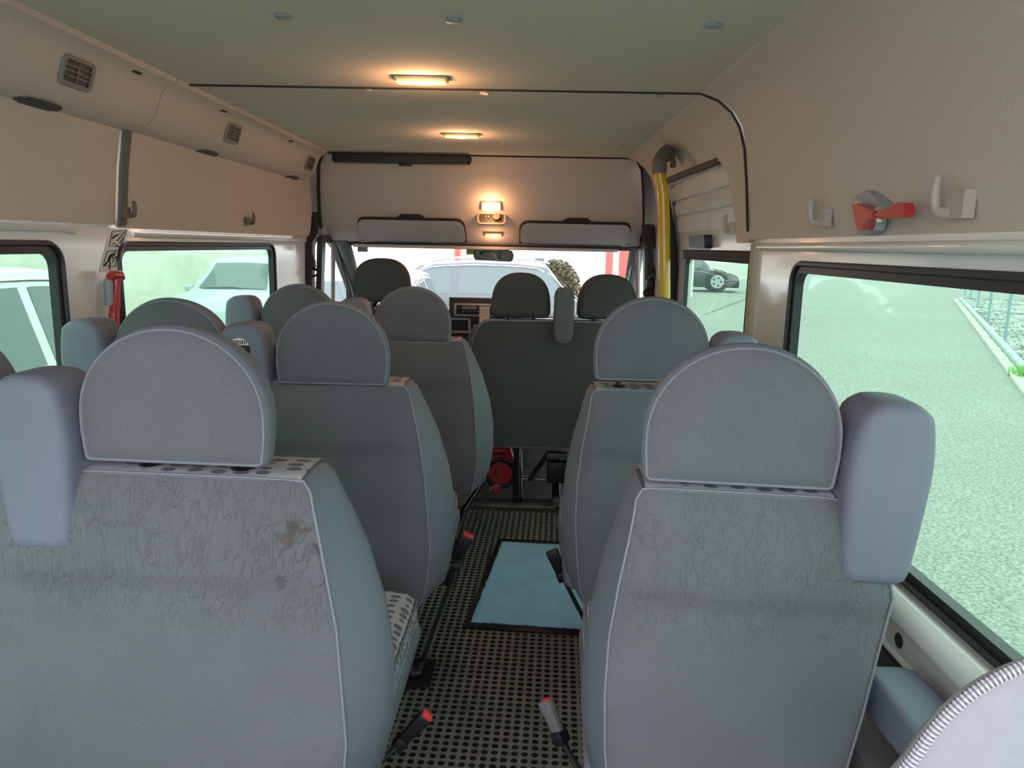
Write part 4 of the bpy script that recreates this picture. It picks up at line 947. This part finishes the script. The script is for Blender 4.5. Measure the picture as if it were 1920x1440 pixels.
def hammer_right():
    p = at(1655, 400, X=.684); root = empty('emergency_hammer', p, 0); tag(root, 'red emergency hammer lying level in a grey holder on the right panel', 'hammer', 'red emergency hammers')
    q = lambda px, py, X=.655: at(px, py, X=X)-p
    xo = -.02
    mpx = lambda y, z, w: (xo-w, y, z)
    f = lambda px, py: (lambda v: (v.y-p.y, v.z-p.z))(at(px, py, X=.66))
    plate('hammer_head', [f(1612, 384), f(1622, 383), f(1640, 390), f(1652, 398), f(1652, 408), f(1638, 416), f(1629, 432), f(1622, 432)], [], .020, mpx, RED, root)
    plate('hammer_handle', [f(1650, 398), f(1670, 392), f(1700, 379), f(1708, 381), f(1712, 395), f(1708, 407), f(1700, 409), f(1672, 410), f(1650, 408)], [], .018, mpx, RED, root)
    for a, b in ((1618, 381), (1657, 394), (1657, 411)):
        u, v = f(a, b); disc('steel_tip', (xo-.008, u, v), (-1, 0, 0), .006, .010, CHR, root, n=10)
    g = lambda px, py: (lambda v: (v.y-p.y, v.z-p.z))(at(px, py, X=.684))
    plate('holder', [g(1616, 384), g(1622, 366), g(1640, 358), g(1654, 366), g(1672, 384), g(1662, 405), g(1656, 432), g(1640, 442), g(1624, 438), g(1632, 410)], [], .020, lambda y, z, w: (.002-w, y, z), HOOKG, root)
hammer_right()
def hammer_left():
    p = at(214, 570, X=-1.19); root = empty('emergency_hammer', p); tag(root, 'red emergency hammer hanging upright on the left pillar under the pictogram sticker', 'hammer', 'red emergency hammers')
    g = lambda px, py, X=-1.165: at(px, py, X=X)-p
    tube('handle', [g(214, 628), g(214, 600), g(216, 572), g(218, 540), g(218, 522)], [.014, .015, .014, .011, .015], RED, root, n=10)
    tube('hammer_head', [g(205, 519), g(210, 516), g(224, 516), g(230, 522)], [.010, .013, .014, .008], RED, root, n=10)
    tube('holder', [g(205, 572, -1.175), g(204, 545, -1.175), g(203, 530, -1.175), g(202, 523, -1.175)], [.012, .012, .013, .009], HOOKG, root, n=10)
    for k in range(4): tube('grip_ridge', [g(214, 590+k*9), g(214, 592+k*9)], .0165, RED, root, n=10)
hammer_left()
def picto():
    c = at(214, 470, X=-1.2045); root = empty('pictogram_sticker', c); tag(root, 'white sticker with two black escape pictograms on the left pillar', 'sticker')
    def F_(px, py): v = at(px, py, X=-1.203); return (v.y-c.y, v.z-c.z)
    mp = lambda u, v, w: (.003-w, u, v)
    mi = lambda u, v, w: (.0042-w, u, v)
    plate('sheet', [F_(208, 428), F_(239, 429), F_(222, 508), F_(188, 511)], [], .002, mp, STKW, root)
    def frame(a):
        pts = [Vector((.004, *F_(*q))) for q in a]; tube('picture_frame', pts+[pts[0]], .0012, STKB, root, n=5, cap=True)
    frame([(209, 434), (236, 431), (224, 463), (203, 461)]); frame([(199, 472), (221, 468), (214, 500), (192, 497)])
    def ink(pts, r): tube('figure', [Vector((.0045, *F_(*q))) for q in pts], r, STKB, root, n=6)
    ink([(209, 447), (214, 442), (220, 440)], .0022)               # hammer head
    ink([(218, 452), (226, 442), (230, 436)], .0012); ink([(222, 456), (230, 446)], .0012); ink([(210, 456), (222, 462)], .0012)
    ink([(214, 471), (214, 473)], .0032)                            # head of the running figure
    ink([(212, 476), (204, 481), (202, 488)], .0042); ink([(202, 488), (205, 494), (203, 505)], .0022); ink([(202, 488), (197, 494), (193, 499)], .0022)
    ink([(208, 480), (212, 487), (209, 492)], .0016); ink([(214, 483), (220, 482)], .003)
picto()
# a grey round thing outside at the far left: wing of a child seat headrest
# ------------------------------------------------------------------ outside
GZ = -.65
ASPH = mat('asphalt', (.325, .32, .30), .95, nscale=45, nvar=.45, bump=.5, bscale=60, dist=.01, big=(.5, .03))
g = raw('asphalt_ground', [(-60, -40, GZ), (90, -40, GZ), (90, 120, GZ), (-60, 120, GZ)], [(0, 1, 2, 3)], ASPH); tag(g, kind='structure')
def strip(name, a, b, w, h, mt, **k):
    """long bar from a to b, w to its right"""
    a, b = Vector(a), Vector(b); d = (b-a).normalized(); n = Vector((d.y, -d.x, 0)); vs = []
    for z in (GZ, GZ+h):
        for p in (a, b, b+n*w, a+n*w): vs.append((p.x, p.y, z))
    return raw(name, vs, [(0, 1, 2, 3), (4, 5, 6, 7), (0, 1, 5, 4), (1, 2, 6, 5), (2, 3, 7, 6), (3, 0, 4, 7)], mt)
ka, kb = at(1920, 745, Z=GZ), at(1775, 545, Z=GZ)
kd = (kb-ka).normalized(); kn = Vector((kd.y, -kd.x, 0)); ka = ka-kd*4
STONE = mat('pale setts', (.62, .60, .52), .9, nscale=8, nvar=.2); CONC = mat('kerb concrete', (.50, .56, .55), .9, nscale=6, nvar=.15)
gut = empty('cobble_gutter', ka); tag(gut, 'row of pale setts edging the asphalt outside the big right window', 'kerb')
me0 = None
s = 0; i = 0
while s < 30 and i < 110:
    L_ = random.uniform(.20, .34)
    bm = bmesh.new(); bmbox(bm, (0, 0, 0), (L_-.03, .17, .08), .012, seg=1); o = frombm('sett', bm, STONE, gut)
    pp = kd*(s+L_/2)+kn*.09; o.location = (pp.x, pp.y, .02+random.uniform(-.01, .01)); o.rotation_euler.z = math.atan2(kd.y, kd.x)+random.uniform(-.04, .04)
    s += L_; i += 1
kb_ = empty('kerb_line', ka); tag(kb_, 'long pale concrete kerb behind the setts outside the right window', 'kerb')
for k in range(30):
    bm = bmesh.new(); bmbox(bm, (0, 0, 0), (.98, .13, .22), .015, seg=1); o = frombm('kerbstone', bm, CONC, kb_)
    pp = kd*(k+.5)+kn*.27; o.location = (pp.x, pp.y, .02); o.rotation_euler.z = math.atan2(kd.y, kd.x)
# gravel bed: one bed of stones
bm = bmesh.new(); random.seed(5)
tmpl = bmesh.new(); bmesh.ops.create_icosphere(tmpl, subdivisions=1, radius=1); tv = [v.co.copy() for v in tmpl.verts]; tf = [[v.index for v in f.verts] for f in tmpl.faces]; tmpl.free()
vs, fs = [], []
for k in range(6500):
    s = 30*random.random()**1.0; t = random.uniform(.36, 3.3); p = kd*s+kn*t; r = random.uniform(.035, .08)
    M3 = Matrix.Rotation(random.uniform(0, 6), 3, 'Z') @ Matrix.Rotation(random.uniform(0, 6), 3, 'X'); b0 = len(vs)
    for v in tv:
        q = M3 @ Vector((v.x*r, v.y*r*.75, v.z*r*.55)); vs.append((p.x+q.x, p.y+q.y, .05+q.z+random.uniform(0, .01)))
    fs += [[i+b0 for i in f] for f in tf]
gv = raw('gravel_bed', vs, fs, mat('gravel stone', (.48, .49, .47), .9, nscale=1.3, nvar=.5)); gv.location = ka; tag(gv, 'bed of loose grey stones behind the kerb', 'gravel', kind='stuff')
o = strip('gravel_soil', ka+kn*.34, ka+kd*31+kn*.34, 3.0, .06, mat('soil', (.16, .14, .11), .95)); tag(o, kind='structure')
o = strip('far_path', ka+kn*3.34, ka+kd*31+kn*3.34, 9, .10, mat('far paving', (.46, .46, .44), .9, nscale=5, nvar=.08)); tag(o, kind='structure')
# fence posts and wires
FP = mat('pale blue grey posts', (.30, .40, .44), .5)
fence = empty('wire_fence', ka); tag(fence, 'thin wire fence with blue grey posts along the gravel bed', 'fence')
b1_, b3_ = at(1883, 645, Z=GZ), at(1832, 582, Z=GZ); pd_ = (b3_-b1_)/2
for k in range(-3, 7):
    pp = b1_+pd_*k-ka; bm = bmesh.new(); bmtube(bm, [(0, 0, 0), (0, 0, 1.5)], .035, 8); o = frombm('post', bm, FP, fence); o.location = (pp.x, pp.y, 0)
for z in (.35, .75, 1.15, 1.45): tube('wire', [b1_-pd_*3-ka+Vector((0, 0, z)), b1_+pd_*6-ka+Vector((0, 0, z))], .006, FP, fence, n=5)
# grass tuft by the kerb
gt = at(1915, 712, Z=GZ); vs, fs = [], []
for k in range(420):
    a = random.uniform(0, 6.28); r = random.random()**.5*.42; x, y = r*math.cos(a)*.9, r*math.sin(a)*1.6; h = random.uniform(.12, .30); lx, ly = random.uniform(-.1, .1), random.uniform(-.1, .1)
    b0 = len(vs); vs += [(x-.008, y, 0), (x+.008, y, 0), (x+lx, y+ly, h)]; fs.append((b0, b0+1, b0+2))
o = raw('grass_tuft', vs, fs, mat('fresh grass', (.22, .50, .10), .8)); o.location = gt+kn*.3; tag(o, 'bright green grass tuft growing at the kerb edge', 'grass', kind='stuff')
# crack line on the asphalt, far side
cA, cB = at(1318, 590, Z=GZ), at(1430, 548, Z=GZ)
o = strip('asphalt_joint', cA, cB, .10, .006, mat('joint', (.16, .17, .16), .9)); tag(o, kind='structure')
# ---- cars
def car(name, label, loc, rz, L=4.4, Hh=1.48, col=(.6, .62, .65), kind='estate', wh=.32, Wd=1.76, dark=False, group=None, bl=None):
    root = empty(name, loc, rz); tag(root, label, 'car', group)
    pm = mat(name+' paint', col, .35, coat=.35)
    k = L/4.4; hh = Hh
    # top line from nose (+x) to tail (-x)
    if kind == 'estate': top = [(-2.2, .78), (-2.17, .95), (-1.98, 1.02), (-1.70, 1.32), (-1.45, hh-.06), (-1.0, hh-.01), (-.3, hh), (.25, hh-.04), (.55, hh-.16), (1.15, .98), (1.3, .93), (1.8, .83), (2.1, .70), (2.2, .55)]
    else: top = [(-2.2, .80), (-2.18, 1.02), (-2.1, 1.12), (-1.95, hh-.14), (-1.75, hh-.05), (-1.2, hh), (-.3, hh+.01), (.25, hh-.03), (.55, hh-.16), (1.12, 1.10), (1.3, 1.04), (1.85, .93), (2.12, .78), (2.2, .6)]
    belt = .92 if kind == 'estate' else 1.02
    belt = bl or belt
    xs = sorted(set([t[0] for t in top]+[lerp(-2.2, 2.2, i/26) for i in range(27)]))
    hw = Wd/2
    def sec(x):
        zt = interp(top, x); e = min(1, (2.2-abs(x))/.35); e = .82+.18*math.sqrt(max(0, e)); b = min(belt, zt-.03); w = hw*e
        rf = w*.74 if zt > belt+.05 else w*.90; rf = lerp(w*.90, w*.74, min(1, max(0, (zt-belt)/.35)))
        return zt, b, w, rf
    rings = []
    for x in xs:
        zt, b, w, rf = sec(x)
        r = [(-w*.9, .22), (-w, .42), (-w, b*.8), (-w*.985, b), (-rf, zt-.035), (-rf*.8, zt-.005), (0, zt+.005), (rf*.8, zt-.005), (rf, zt-.035), (w*.985, b), (w, b*.8), (w, .42), (w*.9, .22)]
        rings.append([(x*k, p[0], p[1]) for p in r])
    loft('car_body', rings, pm, root, ang=35)
    def sidept(x, t, s):
        zt, b, w, rf = sec(x); return Vector((x*k, s*(lerp(w*.985, rf, t)+.006), lerp(b, zt-.035, t)))
    wins = [(-1.62, -1.02), (-.92, -.12), (-.02, .78)] if kind == 'estate' else [(-1.75, -1.05), (-.95, -.12), (-.02, .80)]
    for s in (-1, 1):
        for x0, x1 in wins:
            vs, fs = [], []; N = 8
            for i in range(N+1):
                x = lerp(x0, x1, i/N); vs += [sidept(x, .10, s), sidept(x, .86, s)]
            fs = [(2*i, 2*i+2, 2*i+3, 2*i+1) for i in range(N)]; raw('window', vs, fs, CGL, root)
        vs = []
        for i in range(13):
            x = lerp(-1.75, .95, i/12); p = sidept(x, .93, s); vs.append(p)
        tube('window_trim', vs, .012, CHR, root, n=5)
        for x0 in (.0, -.97): tube('door_seam', [sidept(x0, .0, s)+Vector((0, 0, -.0)), Vector((x0*k, s*(hw+.004), .35))], .006, BLACK, root, n=4)
        for xw in (-1.33, 1.38):
            c = Vector((xw*k, s*(hw-.10), wh)); wv = tube('wheel', [c, c+Vector((0, s*.10, 0)), c+Vector((0, s*.115, 0))], [wh, wh, wh*.93], TYRE, root, n=24)
            tube('rim', [c+Vector((0, s*.10, 0)), c+Vector((0, s*.122, 0))], wh*.62, SILV, wv, n=20)
            for q in range(5):
                a = q*2*math.pi/5; box('spoke_gap', c+Vector((math.cos(a)*wh*.36, s*.124, math.sin(a)*wh*.36)), (wh*.16, .006, wh*.16), BLACK, wv)
            tube('wheel_arch', [c+Vector((math.cos(a)*(wh+.04), s*.097, math.sin(a)*(wh+.04))) for a in [math.pi*j/12 for j in range(13)]], .025, BLACK, root, n=6)
        mp_ = sidept(.72, .12, s)+Vector((0, s*.09, .02)); box('door_mirror', mp_, (.16, .16, .11), pm, root, bev=.03)
    def topglass(x0, x1, name):
        vs, fs = [], []; N = 6
        for i in range(N+1):
            x = lerp(x0, x1, i/N); zt, b, w, rf = sec(x)
            vs += [(x*k, -rf*.80, zt+.02), (x*k, 0, zt+.035), (x*k, rf*.80, zt+.02)]
        for i in range(N):
            for j in (0, 1): a = i*3+j; fs.append((a, a+3, a+4, a+1))
        raw(name, vs, fs, CGL, root)
    topglass(.50, 1.14, 'windscreen'); topglass(-1.98 if kind == 'estate' else -2.10, -1.62 if kind == 'estate' else -1.88, 'rear_window')
    for s in (-1, 1):
        box('headlight', (2.06*k, s*hw*.66, .66), (.16, .26, .12), CHR, root, bev=.03); box('tail_light', (-2.14*k, s*hw*.72, .86), (.10, .22, .16), RED, root, bev=.02)
        if kind == 'estate': tube('roof_rail', [(lerp(-1.5, .3, i/6)*k, s*hw*.66, hh+.03 if 0 < i < 6 else hh-.03) for i in range(7)], .015, SILV, root, n=6)
    if kind == 'estate': box('roof_fin', (-1.35*k, 0, hh+.02), (.16, .03, .07), pm, root, bev=.01)
    return root
car('estate_car', 'silver estate car parked side on beyond the windscreen', (-1.25, 13.4, GZ), math.pi, L=4.9, Hh=1.70, col=(.13, .135, .155), bl=1.10)
car('hatchback_car', 'white car seen low through the cab left of the estate car', (-2.05, 9.2, GZ), -math.pi/2, L=4.2, Hh=1.62, col=(.8, .8, .78), kind='hatch')
car('hatchback_car', 'pale silver car seen through the window ahead of the left pillar', (-5.2, 14.4, GZ), math.radians(-90), L=4.3, Hh=1.66, col=(.55, .60, .64), kind='hatch')
car('hatchback_car', 'white car seen close through the rear left window', (-4.1, 4.0, GZ), math.radians(-90), L=4.6, Hh=1.74, col=(.78, .80, .80), kind='hatch')
p_ = at(1352, 548, Z=GZ); car('off_road_car', 'dark car parked far off seen through the sliding door window', (p_.x-1.9, p_.y+1.0, GZ), -.12, L=5.6, Hh=2.2, col=(.05, .06, .07), kind='hatch', wh=.50, Wd=2.1)
# ---- walls and building
WALL = mat('pale concrete wall', (.72, .70, .62), .95, nscale=1.2, nvar=.08, bump=.3, bscale=8, dist=.02)
o = box('boundary_wall', (-9.2, 12, GZ+2.6), (.4, 44, 5.2), WALL); tag(o, 'pale concrete boundary wall left of the van', 'wall')
bd = empty('pale_building', (0, 31, GZ)); tag(bd, 'pale building with red door frames beyond the windscreen', 'building')
box('facade', (-7.5, 1, 3.5), (29, 1.2, 7), mat('render cream', (.86, .82, .74), .9, nscale=.6, nvar=.05), bd)
REDF = mat('red frame paint', (.75, .10, .09), .5); PINK = mat('pink render', (.80, .66, .62), .9)
def onf(px, py): v = at(px, py, Y=31.3); return v.x, v.z-GZ
x0, _ = onf(720, 470); x1, _ = onf(850, 470); box('render_panel', ((x0+x1)/2, .38, 3.4), (x1-x0, .06, 6.8), PINK, bd)
for a_, b_ in ((853, 862), (898, 904), (1137, 1150), (1162, 1192)):
    x0, _ = onf(a_, 470); x1, _ = onf(b_, 470); box('red_frame', ((x0+x1)/2, .36, 3.0), (x1-x0, .16, 6.0), REDF, bd)
x0, z0 = onf(853, 496); x1, _ = onf(904, 496); box('red_frame', ((x0+x1)/2, .35, 1.2), (x1-x0, .14, .24), REDF, bd)
x0, _ = onf(862, 470); x1, _ = onf(898, 470); box('door_leaf', ((x0+x1)/2, .42, 2.6), (x1-x0, .10, 5.2), mat('door beige', (.45, .40, .36), .6), bd)
x0, _ = onf(1150, 470); x1, _ = onf(1162, 470); box('door_leaf', ((x0+x1)/2, .42, 2.6), (x1-x0, .10, 5.2), mat('door white', (.9, .88, .86), .6), bd)
# bush
bc = at(1046, 545, Y=24.0); bush = empty('round_shrub', (bc.x, bc.y, GZ)); tag(bush, 'brownish green rounded shrub against the pale building', 'shrub')
random.seed(11); vs, fs = [], []
for k in range(5200):
    a = random.uniform(0, 6.283); u = random.uniform(-1, 1); r = random.random()**.35; x = r*math.sqrt(1-u*u)*math.cos(a)*.72; y = r*math.sqrt(1-u*u)*math.sin(a)*.7; z = .78+r*u*.80
    z += .16*(-x)   # leans up to the left
    n_ = Vector((random.uniform(-1, 1), random.uniform(-1, 1), random.uniform(-1, 1))).normalized(); t_ = n_.orthogonal().normalized(); q = n_.cross(t_); c = Vector((x, y, z)); s_ = .055
    b0 = len(vs); vs += [c+t_*s_, c+q*s_*.5, c-t_*s_, c-q*s_*.5]; fs.append((b0, b0+1, b0+2, b0+3))
lf = raw('foliage', vs, fs, mat('shrub leaves', (.10, .085, .045), .8, nscale=6, nvar=.5), bush); lf['kind'] = 'stuff'
for k in range(7):
    a = k*.9; tube('stem', [(0, 0, 0), (.15*math.cos(a), .15*math.sin(a), .5), (.4*math.cos(a), .4*math.sin(a), 1.1)], [.03, .02, .01], mat('bark', (.10, .07, .05), .9), bush, n=6)
